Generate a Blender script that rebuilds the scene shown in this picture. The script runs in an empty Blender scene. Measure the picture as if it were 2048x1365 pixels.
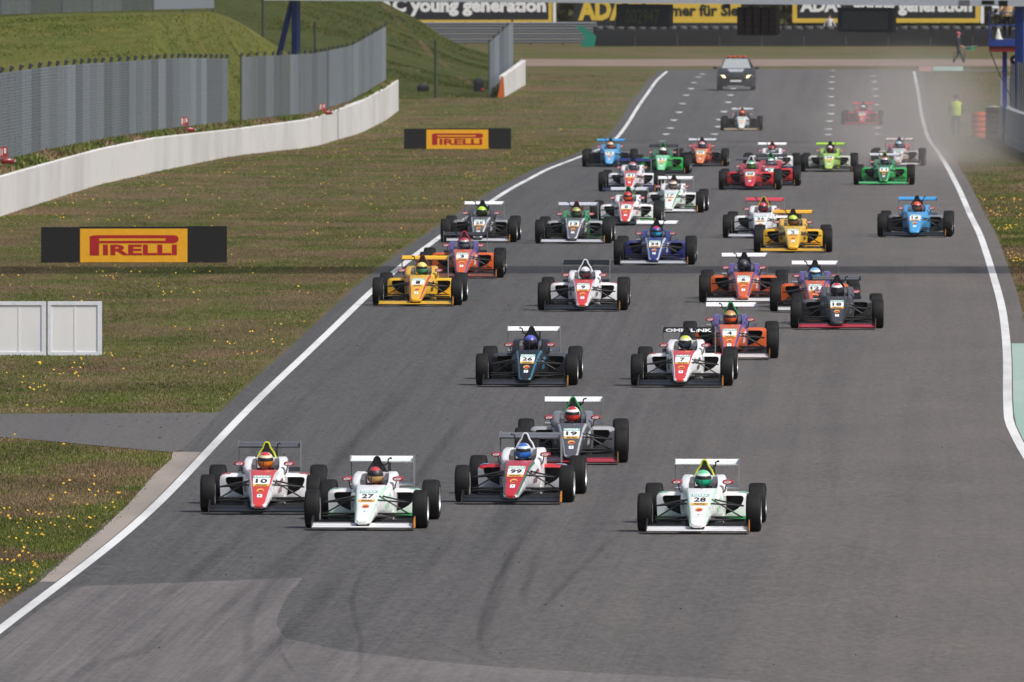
import bpy, bmesh, math, random
import numpy as np
from mathutils import Vector, Matrix, noise as mnoise
R = math.radians
rnd = random.Random(7)
sc = bpy.context.scene
col = sc.collection
# ------------------------------------------------------------------ camera
F = 35000.0                       # focal length in pixels of a 2048 px wide picture
CZ = 11.4
TH = math.atan((682.5 + 537.0) / F)
cd = bpy.data.cameras.new('camera'); cam = bpy.data.objects.new('camera', cd); col.objects.link(cam)
cam.location = (0, 0, CZ); cam.rotation_euler = (math.pi / 2 - TH, 0, 0)
cd.sensor_width = 36; cd.lens = F / 2048 * 36; cd.clip_start = 5; cd.clip_end = 8000
cd.dof.use_dof = True; cd.dof.focus_distance = 275; cd.dof.aperture_fstop = 13
sc.camera = cam
# ------------------------------------------------------------------ sky, sun, exposure
SUN = Vector((0.50, -0.33, 0.80)).normalized()
w = bpy.data.worlds.new('World'); sc.world = w; w.use_nodes = True
nt = w.node_tree; nt.nodes.clear()
sky = nt.nodes.new('ShaderNodeTexSky'); sky.sky_type = 'NISHITA'; sky.sun_disc = False
sky.sun_elevation = math.asin(SUN.z); sky.sun_rotation = math.atan2(SUN.x, SUN.y)
sky.air_density = .9; sky.dust_density = 4.5; sky.ozone_density = 1.0
bg = nt.nodes.new('ShaderNodeBackground'); bg.inputs['Strength'].default_value = 0.1
wo = nt.nodes.new('ShaderNodeOutputWorld')
nt.links.new(sky.outputs[0], bg.inputs[0]); nt.links.new(bg.outputs[0], wo.inputs[0])
ld = bpy.data.lights.new('sun', 'SUN'); ld.energy = 2.95; ld.angle = R(3.2); ld.color = (1, .985, .955)
sun = bpy.data.objects.new('sun', ld); col.objects.link(sun)
sun.rotation_euler = SUN.to_track_quat('Z', 'Y').to_euler(); sun.location = (60, 300, 80)
vs = sc.view_settings
vs.view_transform = 'Standard'; vs.look = 'None'; vs.exposure = 0.14; vs.gamma = 1.0; vs.use_curve_mapping = False
cy = sc.cycles
cy.use_denoising = True; cy.max_bounces = 5; cy.diffuse_bounces = 3; cy.glossy_bounces = 3
cy.transmission_bounces = 3; cy.transparent_max_bounces = 8; cy.volume_bounces = 1
cy.volume_max_steps = 256
# ------------------------------------------------------------------ terrain profile (height and track edge over distance)
ZT = [(-3000,.1),(0,.1),(250,.12),(281,.17),(310,.25),(337,.24),(354,.16),(380,-.06),(409,-.37),(441,-.79),(467,-1.11),(489,-1.4),
      (516,-1.82),(546,-2.28),(579,-2.87),(616,-3.54),(653,-4.2),(680,-4.65),(712,-5.08),(750,-5.27),(793,-5.33),
      (847,-5.5),(891,-5.9),(950,-6.5),(1030,-7.2),(1100,-7.4),(6000,-7.5)]
XT = [(0,-16),(150,-9.4),(200,-7.2),(221,-6.46),(234,-5.93),(246,-5.48),(256,-5.19),(275,-4.78),(293,-4.34),(310,-3.83),(337,-3.16),(354,-2.82),
      (380,-2.28),(409,-1.68),(441,-1.08),(489,-.13),(546,1.01),(616,2.45),(653,3.2),(712,4.27),(773,5.42),(814,6.27),
      (847,6.92),(891,7.84),(1000,10),(6000,100)]
_d = np.arange(-40, 1300, 1.0)
def _smooth(T, sig):
    a = np.array(T); y = np.interp(_d, a[:, 0], a[:, 1])
    k = np.exp(-.5 * (np.arange(-3*sig, 3*sig+1) / sig) ** 2); k /= k.sum()
    p = np.concatenate([y[0] + (y[1]-y[0]) * np.arange(-3*sig, 0), y, y[-1] + (y[-1]-y[-2]) * np.arange(1, 3*sig+1)])
    return np.convolve(p, k, 'valid')
_z = _smooth(ZT, 7); _x = _smooth(XT, 8)
def zg(y): return float(np.interp(y, _d, _z))
def xl(y): return float(np.interp(y, _d, _x))
TW = 12.7
_wx = np.interp(_d, [0,150,200,225,250,265,275,284], [4,2.4,1.9,1.3,.7,.34,.14,0])
def xr(y): return xl(y) + TW + float(np.interp(y, _d, _wx))
def ray(X, Y):
    u = (X - 1024) / F; v = (682.5 - Y) / F
    return Vector((u, math.cos(TH) + v * math.sin(TH), -math.sin(TH) + v * math.cos(TH)))
def at(X, Y, d):                  # the point seen at pixel X,Y at distance d
    r = ray(X, Y); t = d / r.y
    return Vector((r.x * t, d, CZ + r.z * t))
def gnd(X, Y):                    # the ground point seen at pixel X,Y
    r = ray(X, Y); a, b = 60.0, 1290.0
    for _ in range(50):
        m = (a + b) / 2
        if CZ + r.z * m / r.y > zg(m): a = m
        else: b = m
    return Vector((r.x * a / r.y, a, zg(a)))
def sl(y): return (zg(y + 1.5) - zg(y - 1.5)) / 3
# ------------------------------------------------------------------ materials
def lin(c):
    if isinstance(c, str):
        c = c.lstrip('#'); c = [int(c[i:i+2], 16) / 255 for i in (0, 2, 4)]
        return tuple(x / 12.92 if x <= .04045 else ((x + .055) / 1.055) ** 2.4 for x in c)
    return tuple(c)
MATS = {}
def newmat(name):
    m = bpy.data.materials.new(name); m.use_nodes = True
    return m, m.node_tree, m.node_tree.nodes['Principled BSDF']
def N(t, typ, **kw):
    n = t.nodes.new(typ)
    for k, v in kw.items():
        if k in n.inputs: n.inputs[k].default_value = v
        else: setattr(n, k, v)
    return n
def mix(t, fac, a, b, mode='MIX'):
    n = t.nodes.new('ShaderNodeMix'); n.data_type = 'RGBA'; n.blend_type = mode
    for i, v in ((0, fac), (6, a), (7, b)):
        if hasattr(v, 'links') or hasattr(v, 'is_linked'): t.links.new(v, n.inputs[i])
        elif i == 0: n.inputs[0].default_value = v
        else: n.inputs[i].default_value = (*v[:3], 1)
    return n.outputs[2]
def ramp(t, src, a, b):
    n = t.nodes.new('ShaderNodeMapRange'); n.inputs[1].default_value = a; n.inputs[2].default_value = b
    t.links.new(src, n.inputs[0]); return n.outputs[0]
def coords(t, scale=(1,1,1), kind='Object', uv=False):
    c = t.nodes.new('ShaderNodeTexCoord'); m = t.nodes.new('ShaderNodeMapping'); m.inputs['Scale'].default_value = scale
    t.links.new(c.outputs['UV' if uv else kind], m.inputs[0]); return m.outputs[0]
def nz(t, vec, scale, detail=4, rough=.55, dist=0):
    n = N(t, 'ShaderNodeTexNoise'); n.inputs['Scale'].default_value = scale; n.inputs['Detail'].default_value = detail
    n.inputs['Roughness'].default_value = rough; n.inputs['Distortion'].default_value = dist
    t.links.new(vec, n.inputs['Vector']); return n.outputs[0]
def plain(c, rough=.5, metal=0, coat=0, var=.06, key=None, emit=0):
    c = lin(c); k = key or ('p', tuple(round(x, 4) for x in c), rough, metal, coat, var, emit)
    if k in MATS: return MATS[k]
    m, t, b = newmat('paint'); b.inputs['Roughness'].default_value = rough; b.inputs['Metallic'].default_value = metal
    b.inputs['Coat Weight'].default_value = coat; b.inputs['Coat Roughness'].default_value = .08
    if var:
        n = nz(t, coords(t), 9, 4); v = ramp(t, n, .3, .7)
        t.links.new(mix(t, v, tuple(x * (1 - var) for x in c), tuple(min(1, x * (1 + var)) for x in c)), b.inputs['Base Color'])
    else: b.inputs['Base Color'].default_value = (*c, 1)
    if emit: b.inputs['Emission Color'].default_value = (*c, 1); b.inputs['Emission Strength'].default_value = emit
    MATS[k] = m; return m
def paint(c):
    k = max(lin(c)); return plain(c, .38, 0, .5, .03) if k > .12 else plain(c, .5, 0, .08 + k, .1)
def cloth(c): return plain(c, .85, 0, 0, .12)
BLACK = plain((.012,.012,.014), .45, 0, 0, .2)
CARBON = plain((.01,.01,.011), .5, 0, .1, .2)
SILVER = plain((.62,.62,.63), .35, .6, 0, .05)
WHITE = '#f2f2f2'
def tyre_mat():
    m, t, b = newmat('rubber'); b.inputs['Roughness'].default_value = .72; b.inputs['Specular IOR Level'].default_value = .3
    n = nz(t, coords(t, (30, 2, 2)), 3, 5)
    t.links.new(mix(t, ramp(t, n, .3, .75), (.004,.004,.0042), (.0105,.01,.0105)), b.inputs['Base Color']); return m
TYRE = tyre_mat()
def asphalt(ca, cb, dark, name, streak=1.0):
    m, t, b = newmat(name); b.inputs['Roughness'].default_value = .82
    fine = nz(t, coords(t, (1, .35, 1)), 11, 6, .75)
    big = nz(t, coords(t, (.4, .12, 1)), 1, 6, .68)
    st = nz(t, coords(t, (1.6, .012, 1), uv=True), 1, 6, .62, .3)
    st2 = nz(t, coords(t, (7, .03, 1), uv=True), 1, 4, .6, .2)
    side = t.nodes.new('ShaderNodeSeparateXYZ'); t.links.new(coords(t, uv=True), side.inputs[0])
    c = mix(t, ramp(t, side.outputs[0], 2.5, 11.5), ca, cb)
    lf = t.nodes.new('ShaderNodeMapRange'); lf.inputs[1].default_value = 11; lf.inputs[2].default_value = 5; lf.inputs[3].default_value = .25; t.links.new(side.outputs[0], lf.inputs[0])
    def byside(o):
        q = t.nodes.new('ShaderNodeMath'); q.operation = 'MULTIPLY'; t.links.new(o, q.inputs[0]); t.links.new(lf.outputs[0], q.inputs[1]); return q.outputs[0]
    c = mix(t, ramp(t, big, .35, .7), c, mix(t, .35, c, dark))
    f = t.nodes.new('ShaderNodeMath'); f.operation = 'MULTIPLY'; f.inputs[1].default_value = .75 * streak
    t.links.new(byside(ramp(t, st, .48, .68)), f.inputs[0]); c = mix(t, f.outputs[0], c, dark)
    f = t.nodes.new('ShaderNodeMath'); f.operation = 'MULTIPLY'; f.inputs[1].default_value = .45 * streak
    t.links.new(byside(ramp(t, st2, .5, .7)), f.inputs[0]); c = mix(t, f.outputs[0], c, dark)
    st3 = nz(t, coords(t, (26, .09, 1), uv=True), 1, 3, .6, .1)
    f = t.nodes.new('ShaderNodeMath'); f.operation = 'MULTIPLY'; f.inputs[1].default_value = .75 * streak
    t.links.new(ramp(t, st3, .45, .75), f.inputs[0])
    g = t.nodes.new('ShaderNodeMath'); g.operation = 'MULTIPLY'; t.links.new(f.outputs[0], g.inputs[0]); t.links.new(ramp(t, side.outputs[0], 10.5, 2.0), g.inputs[1])
    c = mix(t, g.outputs[0], c, dark)
    c = mix(t, .24, c, mix(t, ramp(t, fine, .38, .62), (.0,.0,.0), (.2,.195,.19)))
    t.links.new(c, b.inputs['Base Color'])
    bp = N(t, 'ShaderNodeBump'); bp.inputs['Strength'].default_value = .25; bp.inputs['Distance'].default_value = .01
    t.links.new(fine, bp.inputs['Height']); t.links.new(bp.outputs[0], b.inputs['Normal'])
    return m
ASPH = asphalt((.076,.071,.068), (.138,.118,.102), (.03,.029,.03), 'asphalt')
ASPH2 = asphalt((.175,.156,.15), (.165,.146,.138), (.062,.056,.056), 'worn_asphalt')
ASPH3 = asphalt((.108,.1,.093), (.108,.1,.093), (.06,.056,.054), 'road_asphalt', .3)
def grass_mat(name, g, br, yel, sx=1.0, amt=(.42,.6)):
    m, t, b = newmat(name); b.inputs['Roughness'].default_value = .95; b.inputs['Specular IOR Level'].default_value = .1
    a = nz(t, coords(t, (.22*sx, .12*sx, .35)), 1, 5, .6); c2 = nz(t, coords(t, (1.3*sx, .8*sx, 1.6)), 1, 5, .65)
    f = nz(t, coords(t, (7, 5, 7)), 1, 4, .7)
    c = mix(t, ramp(t, a, *amt), g, br)
    c = mix(t, ramp(t, c2, .52, .75), c, yel)
    c = mix(t, ramp(t, f, .3, .7), mix(t, .55, c, (.02,.022,.008)), c)
    t.links.new(c, b.inputs['Base Color']); return m
GRASS = grass_mat('grass', (.095,.11,.028), (.165,.115,.066), (.2,.155,.088))
GRASS_HILL = grass_mat('bank_grass', (.085,.115,.018), (.15,.15,.035), (.2,.17,.06), 3.2, (.35,.62))
GRASS_DARK = grass_mat('far_bank_grass', (.045,.065,.013), (.075,.08,.02), (.12,.105,.04), 3.2, (.38,.62))
def wall_mat(c, dirt, name):
    m, t, b = newmat(name); b.inputs['Roughness'].default_value = .8
    a = nz(t, coords(t, (.5, .09, .12)), 1, 5, .6); f = nz(t, coords(t, (1, .2, 1)), 1.0, 5, .6)
    cc = mix(t, ramp(t, a, .45, .75), c, dirt); cc = mix(t, ramp(t, f, .55, .8), cc, mix(t, .5, cc, dirt))
    t.links.new(cc, b.inputs['Base Color']); return m
WALL = wall_mat((.62,.61,.6), (.44,.43,.42), 'painted_concrete')
CONC = wall_mat((.31,.265,.225), (.19,.165,.145), 'concrete')
GREYW = wall_mat((.36,.37,.39), (.26,.265,.28), 'grey_wall')
WIRES = [plain((.25*k,.285*k,.32*k), .5, .3, 0, .15) for k in (.56,.68,.78,.9)]
LINE = wall_mat((.68,.68,.67), (.42,.42,.42), 'line_paint')
GRAVEL = grass_mat('gravel', (.3,.22,.18), (.34,.255,.21), (.26,.2,.165))
def attr_mat(name):
    m, t, b = newmat(name); b.inputs['Roughness'].default_value = .9; b.inputs['Specular IOR Level'].default_value = .15
    a = N(t, 'ShaderNodeAttribute'); a.attribute_name = 'tint'; t.links.new(a.outputs['Color'], b.inputs['Base Color']); return m
TUFT = attr_mat('grass_blades')
# ------------------------------------------------------------------ mesh helpers
class MB:
    def __init__(s): s.v = []; s.f = []; s.m = []
    def add(s, vs, fs, m=0):
        o = len(s.v); s.v += [tuple(p) for p in vs]
        for i, f in enumerate(fs):
            s.f.append([o + k for k in f]); s.m.append(m[i] if isinstance(m, (list, tuple)) else m)
        return s
    def box(s, x0, x1, y0, y1, z0, z1, m=0):
        return s.add([(x, y, z) for z in (z0, z1) for y in (y0, y1) for x in (x0, x1)],
              [(0,2,3,1),(4,5,7,6),(0,1,5,4),(2,6,7,3),(0,4,6,2),(1,3,7,5)], m)
    def loft(s, rings, cap=(True, True), m=0, closed=True):
        n = len(rings[0]); vs = [p for r in rings for p in r]; fs = []; ms = []
        for i in range(len(rings) - 1):
            for j in range(n if closed else n - 1):
                k = (j + 1) % n
                fs.append((i*n+j, i*n+k, (i+1)*n+k, (i+1)*n+j)); ms.append(m(i, j) if callable(m) else m)
        if cap[0]: fs.append(tuple(range(n))[::-1]); ms.append(m(0, 0) if callable(m) else m)
        if cap[1]: fs.append(tuple((len(rings)-1)*n + j for j in range(n))); ms.append(m(len(rings)-2, 0) if callable(m) else m)
        return s.add(vs, fs, ms)
    def tube(s, pts, r, n=6, m=0):
        pts = [Vector(p) for p in pts]; rings = []
        for i, p in enumerate(pts):
            d = (pts[min(i+1, len(pts)-1)] - pts[max(i-1, 0)]).normalized()
            a = d.orthogonal().normalized() if i == 0 else (a - d * a.dot(d)).normalized()
            b = d.cross(a); rr = r[i] if isinstance(r, (list, tuple)) else r
            rings.append([p + (a * math.cos(2*math.pi*k/n) + b * math.sin(2*math.pi*k/n)) * rr for k in range(n)])
        return s.loft(rings, (True, True), m)
    def lathe_x(s, prof, n=32, m=0, closed=False):   # profile (x, r)
        rings = [[(x, r * math.sin(2*math.pi*k/n), r * math.cos(2*math.pi*k/n)) for k in range(n)] for x, r in prof]
        if closed: rings.append(rings[0])
        return s.loft(rings, (False, False), m)
    def lathe_z(s, prof, n=24, m=0, c=(0,0,0)):
        rings = [[(c[0] + r * math.cos(2*math.pi*k/n), c[1] + r * math.sin(2*math.pi*k/n), c[2] + z) for k in range(n)] for r, z in prof]
        return s.loft(rings, (True, True), m)
    def ball(s, c, r, n=10, m=0):
        rx, ry, rz = r if isinstance(r, (list, tuple)) else (r, r, r); k = n // 2; rings = []
        for i in range(1, k):
            a = math.pi * i / k
            rings.append([(c[0] + rx*math.sin(a)*math.cos(2*math.pi*j/n), c[1] + ry*math.sin(a)*math.sin(2*math.pi*j/n), c[2] + rz*math.cos(a)) for j in range(n)])
        return s.loft(rings, (True, True), m)
    def mesh(s, name, nm=1, sharp=38, recalc=True):
        me = bpy.data.meshes.new(name); me.from_pydata(s.v, [], s.f)
        for _ in range(nm): me.materials.append(None)
        me.polygons.foreach_set('material_index', s.m)
        if recalc:
            bm = bmesh.new(); bm.from_mesh(me); bmesh.ops.recalc_face_normals(bm, faces=bm.faces); bm.to_mesh(me); bm.free()
        me.shade_smooth(); me.set_sharp_from_angle(angle=R(sharp)); me.update(); return me
def put(name, me, mats, parent=None, loc=(0,0,0), rot=(0,0,0), scale=None):
    if isinstance(me, MB): me = me.mesh(name, len(mats) if isinstance(mats, (list, tuple)) else 1)
    o = bpy.data.objects.new(name, me); col.objects.link(o)
    ms = mats if isinstance(mats, (list, tuple)) else [mats]
    while len(me.materials) < len(ms): me.materials.append(None)
    for i, m in enumerate(ms):
        o.material_slots[i].link = 'OBJECT'; o.material_slots[i].material = m
    o.location = loc; o.rotation_euler = rot
    if scale: o.scale = scale
    if parent: o.parent = parent
    return o
def tag(o, label=None, cat=None, group=None, kind=None):
    if label: o['label'] = label
    if cat: o['category'] = cat
    if group: o['group'] = group
    if kind: o['kind'] = kind
    return o
def empty(name, loc, label, cat, group=None, rot=(0,0,0)):
    o = bpy.data.objects.new(name, None); col.objects.link(o); o.location = loc; o.rotation_euler = rot; o.empty_display_size = .2
    return tag(o, label, cat, group)
_T = {}
def text_mesh(body, wdt=None, hgt=None, bold=.02, shear=0):
    """flat lettering centred on the origin in the XY plane, fitted to a width and height"""
    k = (body, wdt, hgt, bold, shear)
    if k in _T: return _T[k]
    c = bpy.data.curves.new('lettering', 'FONT'); c.body = body; c.offset = bold; c.resolution_u = 2; c.shear = shear
    o = bpy.data.objects.new('lettering', c); col.objects.link(o)
    dg = bpy.context.evaluated_depsgraph_get(); me = bpy.data.meshes.new_from_object(o.evaluated_get(dg))
    bpy.data.objects.remove(o); bpy.data.curves.remove(c)
    a = np.empty(len(me.vertices) * 3); me.vertices.foreach_get('co', a); a = a.reshape(-1, 3)
    lo, hi = a.min(0), a.max(0); a -= (lo + hi) / 2; sx = wdt / (hi - lo)[0]; sy = (hgt / (hi - lo)[1]) if hgt else sx
    a[:, 0] *= sx; a[:, 1] *= sy; a[:, 2] = 0
    me.vertices.foreach_set('co', a.ravel()); me.update()
    me.materials.clear(); me.materials.append(None); _T[k] = me; return me
def sheet(name, pts, z=.0, mat=None, uv=True):
    """ground polygon lying z above the terrain (pts in x,y), cut fine enough to follow it"""
    bm = bmesh.new(); vs = [bm.verts.new((p[0], p[1], 0)) for p in pts]; bm.faces.new(vs)
    ys = [p[1] for p in pts]; y = min(ys) + 2
    while y < max(ys):
        g = bm.verts[:] + bm.edges[:] + bm.faces[:]
        bmesh.ops.bisect_plane(bm, geom=g, plane_co=(0, y, 0), plane_no=(0, 1, 0)); y += 4
    bmesh.ops.triangulate(bm, faces=bm.faces)
    ul = bm.loops.layers.uv.new('UVMap')
    for v in bm.verts: v.co.z = zg(v.co.y) + z
    for f in bm.faces:
        for l in f.loops: l[ul].uv = (l.vert.co.x - xl(l.vert.co.y), l.vert.co.y)
        if f.normal.z < 0: f.normal_flip()
    me = bpy.data.meshes.new(name); bm.to_mesh(me); bm.free()
    return tag(put(name, me, mat), kind='structure')
def strip(name, fa, fb, y0, y1, z, mat, step=3.0, nx=1):
    n = max(2, int((y1 - y0) / step)); me = bpy.data.meshes.new(name); v = []; f = []; uv = []
    for i in range(n + 1):
        y = y0 + (y1 - y0) * i / n; a, b = fa(y), fb(y)
        for k in range(nx + 1):
            x = a + (b - a) * k / nx; v.append((x, y, zg(y) + z)); uv.append((x - xl(y), y))
    for i in range(n):
        for k in range(nx):
            q = i * (nx + 1) + k; f.append((q, q + 1, q + nx + 2, q + nx + 1))
    me.from_pydata(v, [], f); u = me.uv_layers.new(name='UVMap')
    for l in me.loops: u.data[l.index].uv = uv[l.vertex_index]
    return tag(put(name, me, mat), kind='structure')
# ================================================================== SETTING
def ground():
    ys = [-3000, -1000, -300, 0] + list(range(40, 1201, 5)) + [1300, 1600, 2500, 5000]
    xs = [-3000, -1000, -300, -100, -50, -25, -10, 0, 10, 25, 50, 100, 300, 1000, 3000]
    v = [(x, y, zg(y)) for y in ys for x in xs]; n = len(xs)
    f = [(i*n+j, i*n+j+1, (i+1)*n+j+1, (i+1)*n+j) for i in range(len(ys)-1) for j in range(n-1)]
    me = bpy.data.meshes.new('ground'); me.from_pydata(v, [], f); me.shade_smooth()
    tag(put('ground', me, GRASS), kind='structure')
ground()
strip('race_track', lambda y: xl(y) - .35, lambda y: xr(y) + .3, 60, 893, .012, ASPH, 4, 4)
hook = [(xl(893)-.35, 893), (xl(893)+1.5, 897), (14, 899.5), (60, 899.5), (60, 891), (xr(893)+.3, 891), (xr(893)+.3, 893)]
sheet('track_bend', hook, .012, ASPH)
strip('edge_line', lambda y: xl(y), lambda y: xl(y) + .15, 60, 889, .016, LINE, 3)
strip('edge_line', lambda y: xr(y) - .15, lambda y: xr(y), 60, 889, .016, LINE, 3)
# worn patch in the foreground
P = [gnd(*p) for p in [(150,1176),(606,1158),(575,1195),(556,1232),(553,1255),(572,1280),(690,1305),(860,1325),(1024,1339),(1250,1352),(1500,1364)]]
pts = [(p.x, p.y) for p in P] + [(8, 120), (xl(120) + .3, 120)] + [(xl(y) + .25, y) for y in (150,180,200,215,225)]
sheet('worn_asphalt_patch', pts, .016, ASPH2)
# access road, concrete verge
pts = [(p.x, p.y) for p in [gnd(*q) for q in [(-200,832),(0,829),(240,828),(440,826),(489,826)]]]
pts += [(xl(y) - .02, y) for y in (289, 284, 279, 276.5)]
pts += [(p.x, p.y) for p in [gnd(*q) for q in [(345,906),(190,892),(60,880),(-30,873),(-200,860)]]]
sheet('access_road', pts, .008, ASPH3)
edge = [gnd(*q) for q in [(345,906),(343,920),(306,953),(257,1011),(199,1065),(137,1115),(79,1166)]]
pts = [(p.x, p.y) for p in edge] + [(xl(y) - .02, y) for y in np.linspace(edge[-1].y, edge[0].y, 14)]
sheet('concrete_verge', pts, .014, CONC)
edge2 = [gnd(*q) for q in [(79,1167),(0,1219),(-150,1310)]]
pts = [(p.x, p.y) for p in edge2] + [(xl(y) - .02, y) for y in np.linspace(edge2[-1].y, edge2[0].y, 6)]
sheet('verge_asphalt', pts, .014, ASPH3)
# painted run-off patches
GREENP = wall_mat((.27,.4,.34), (.36,.44,.4), 'green_paint'); REDP = wall_mat((.4,.17,.16), (.35,.25,.22), 'red_paint')
pts = [(xr(y) + .02, y) for y in np.linspace(262, 318.5, 12)] + [(xr(318.5) + 3, 318.5), (xr(262) + 3, 262)]
sheet('green_runoff_paint', pts, .014, GREENP)
a, b = gnd(1866,143), gnd(1926,134)
sheet('green_runoff_paint', [(a.x,a.y),(gnd(1926,143).x,a.y),(b.x,b.y),(gnd(1866,134).x,b.y)], .018, GREENP)
a, b = gnd(1838,144), gnd(1864,134)
sheet('red_runoff_paint', [(a.x,a.y),(gnd(1864,144).x,a.y),(b.x,b.y),(gnd(1838,134).x,b.y)], .018, REDP)
# gravel trap
sheet('gravel_trap', [(gnd(1040,133).x, gnd(1040,133).y), (70, gnd(1040,133).y), (70, gnd(1040,119).y), (gnd(1040,119).x, gnd(1040,119).y)], .01, GRAVEL)
# grid marks
def grid_marks():
    cols = [[(1405,149),(1396,155),(1388,166),(1382,178),(1373,191),(1365,208),(1358,225),(1348,241),(1341,257),(1332,269),(1324,283)],
            [(1478,152),(1471,165),(1466,178),(1461,191),(1456,205),(1448,224),(1439,240),(1437,254),(1429,269)],
            [(1665,142),(1664,154),(1663,165),(1662.5,178),(1662,194),(1662,211),(1662,228),(1659,243),(1657,259),(1656,270)],
            [(1746,153),(1748,164),(1750,179),(1751,193),(1753,210),(1753,226),(1754,241),(1754,256),(1755,269)]]
    for c in cols:
        for X, Y in c:
            p = gnd(X, Y); h = 1.7
            sheet('grid_mark', [(p.x-.1, p.y-h), (p.x+.1, p.y-h), (p.x+.1, p.y-.3), (p.x+.17, p.y-.3), (p.x+.17, p.y+.5), (p.x-.17, p.y+.5), (p.x-.17, p.y-.3), (p.x-.1, p.y-.3)], .016, LINE)
    y = gnd(1400, 291).y
    sheet('start_line', [(xl(y)+.5, y-.35), (xr(y)-.5, y-.35), (xr(y)-.5, y+.35), (xl(y)+.5, y+.35)], .016, wall_mat((.3,.3,.3), (.1,.1,.1), 'worn_line'))
grid_marks()
# dark tyre marks on the foreground asphalt
def skid_mat():
    m, t, b = newmat('tyre_mark'); b.inputs['Base Color'].default_value = (.022,.021,.023,1); b.inputs['Roughness'].default_value = .75
    c = coords(t, uv=True); s = t.nodes.new('ShaderNodeSeparateXYZ'); t.links.new(c, s.inputs[0])
    a = t.nodes.new('ShaderNodeMath'); a.operation = 'PINGPONG'; a.inputs[1].default_value = .5; t.links.new(s.outputs[0], a.inputs[0])
    e = ramp(t, a.outputs[0], 0, .35)
    l = t.nodes.new('ShaderNodeMath'); l.operation = 'PINGPONG'; l.inputs[1].default_value = .5; t.links.new(s.outputs[1], l.inputs[0])
    e2 = ramp(t, l.outputs[0], 0, .3); n = ramp(t, nz(t, coords(t, (6, .12, 1)), 1, 4), .1, .6)
    k = None
    for q in (e, e2, n):
        if k is None: k = q
        else:
            mm = t.nodes.new('ShaderNodeMath'); mm.operation = 'MULTIPLY'; t.links.new(k, mm.inputs[0]); t.links.new(q, mm.inputs[1]); k = mm.outputs[0]
    mm = t.nodes.new('ShaderNodeMath'); mm.operation = 'MULTIPLY'; mm.inputs[1].default_value = .17; t.links.new(k, mm.inputs[0])
    t.links.new(mm.outputs[0], b.inputs['Alpha']); return m
SKID = skid_mat()
def skid(pix, wdt):
    P = [gnd(*p) for p in pix]; Q = []
    for i in range(len(P) - 1):
        for k in range(8):
            t = k / 8; p0, p1, p2, p3 = P[max(i-1,0)], P[i], P[i+1], P[min(i+2, len(P)-1)]
            Q.append(.5 * ((2*p1) + (p2-p0)*t + (2*p0-5*p1+4*p2-p3)*t*t + (3*p1-p0-3*p2+p3)*t**3))
    v = []; f = []; uv = []
    for i, p in enumerate(Q):
        for k in (-1, 1): v.append((p.x + k*wdt/2, p.y, zg(p.y) + .021 + .0003*skid.n)); uv.append((.5+.5*k, i/(len(Q)-1)))
    f = [(2*i, 2*i+1, 2*i+3, 2*i+2) for i in range(len(Q)-1)]; skid.n += 1
    me = bpy.data.meshes.new('tyre_mark'); me.from_pydata(v, [], f); u = me.uv_layers.new(name='UVMap')
    for l in me.loops: u.data[l.index].uv = uv[l.vertex_index]
    tag(put('tyre_mark', me, SKID), kind='structure')
skid.n = 0
for pix, wd in [([(150,1340),(260,1230),(360,1170),(470,1085),(560,1010)], .55), ([(330,1345),(420,1250),(520,1160),(640,1060),(740,960)], .45),
        ([(500,1365),(495,1290),(505,1230),(560,1150),(640,1090)], .3), ([(600,1365),(568,1320),(560,1285),(590,1220)], .14),
        ([(130,1365),(220,1325),(300,1300),(380,1240)], .6), ([(715,1365),(722,1290),(705,1200),(740,1120)], .18),
        ([(1010,1330),(960,1290),(985,1180),(1060,1060),(1100,1010)], .2), ([(950,1310),(980,1230),(1024,1110),(1090,1000)], .35),
        ([(840,1170),(880,1110),(930,1050)], .5), ([(860,1280),(920,1310),(1000,1340)], .12),
        ([(1040,1210),(1062,1150),(1090,1085)], .3), ([(600,1010),(700,900),(800,800),(880,720)], .5), ([(800,1010),(880,900),(960,800)], .4),
        ([(1850,960),(1960,915),(2020,905),(1990,880),(1900,868)], .08), ([(700,1120),(640,1200),(560,1290),(400,1362)], .7),
        ([(1250,1060),(1150,1150),(1050,1260)], .25)]:
    skid(pix, wd * .6)
# ------------------------------------------------------------------ walls and fences on the left
def wall_from(name, base, tops, thick, mat, label, cat, cap=None, group=None):
    """concrete wall of separate cast segments"""
    e = empty(name, base[0], label, cat, group)
    per = 3
    for i in range(0, len(base) - 1, per):
        idx = list(range(i, min(i + per, len(base) - 1) + 1)); rings = []
        for j in idx:
            p = base[j] - e.location; d = base[min(j+1, len(base)-1)] - base[max(j-1, 0)]; d.z = 0; d.normalize(); n = Vector((-d.y, d.x, 0))
            if n.x > 0: n = -n
            g = d * (.02 if j == idx[0] else -.02 if j == idx[-1] else 0); h = tops[j]; dn = Vector((0,0,-.4))
            rings.append([p+g+dn, p+g+Vector((0,0,h-.03)), p+g+n*.03+Vector((0,0,h)), p+g+n*thick+Vector((0,0,h)), p+g+n*thick+dn])
        put('wall_segment', MB().loft(rings), mat, e)
    return e
def resample(pix, n):
    a = np.array(pix, float); L = np.concatenate([[0], np.cumsum(np.hypot(*np.diff(a, axis=0).T))]); t = np.linspace(0, L[-1], n)
    return [tuple(np.interp(t, L, a[:, k]) for k in range(a.shape[1])) for t in t]
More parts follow.
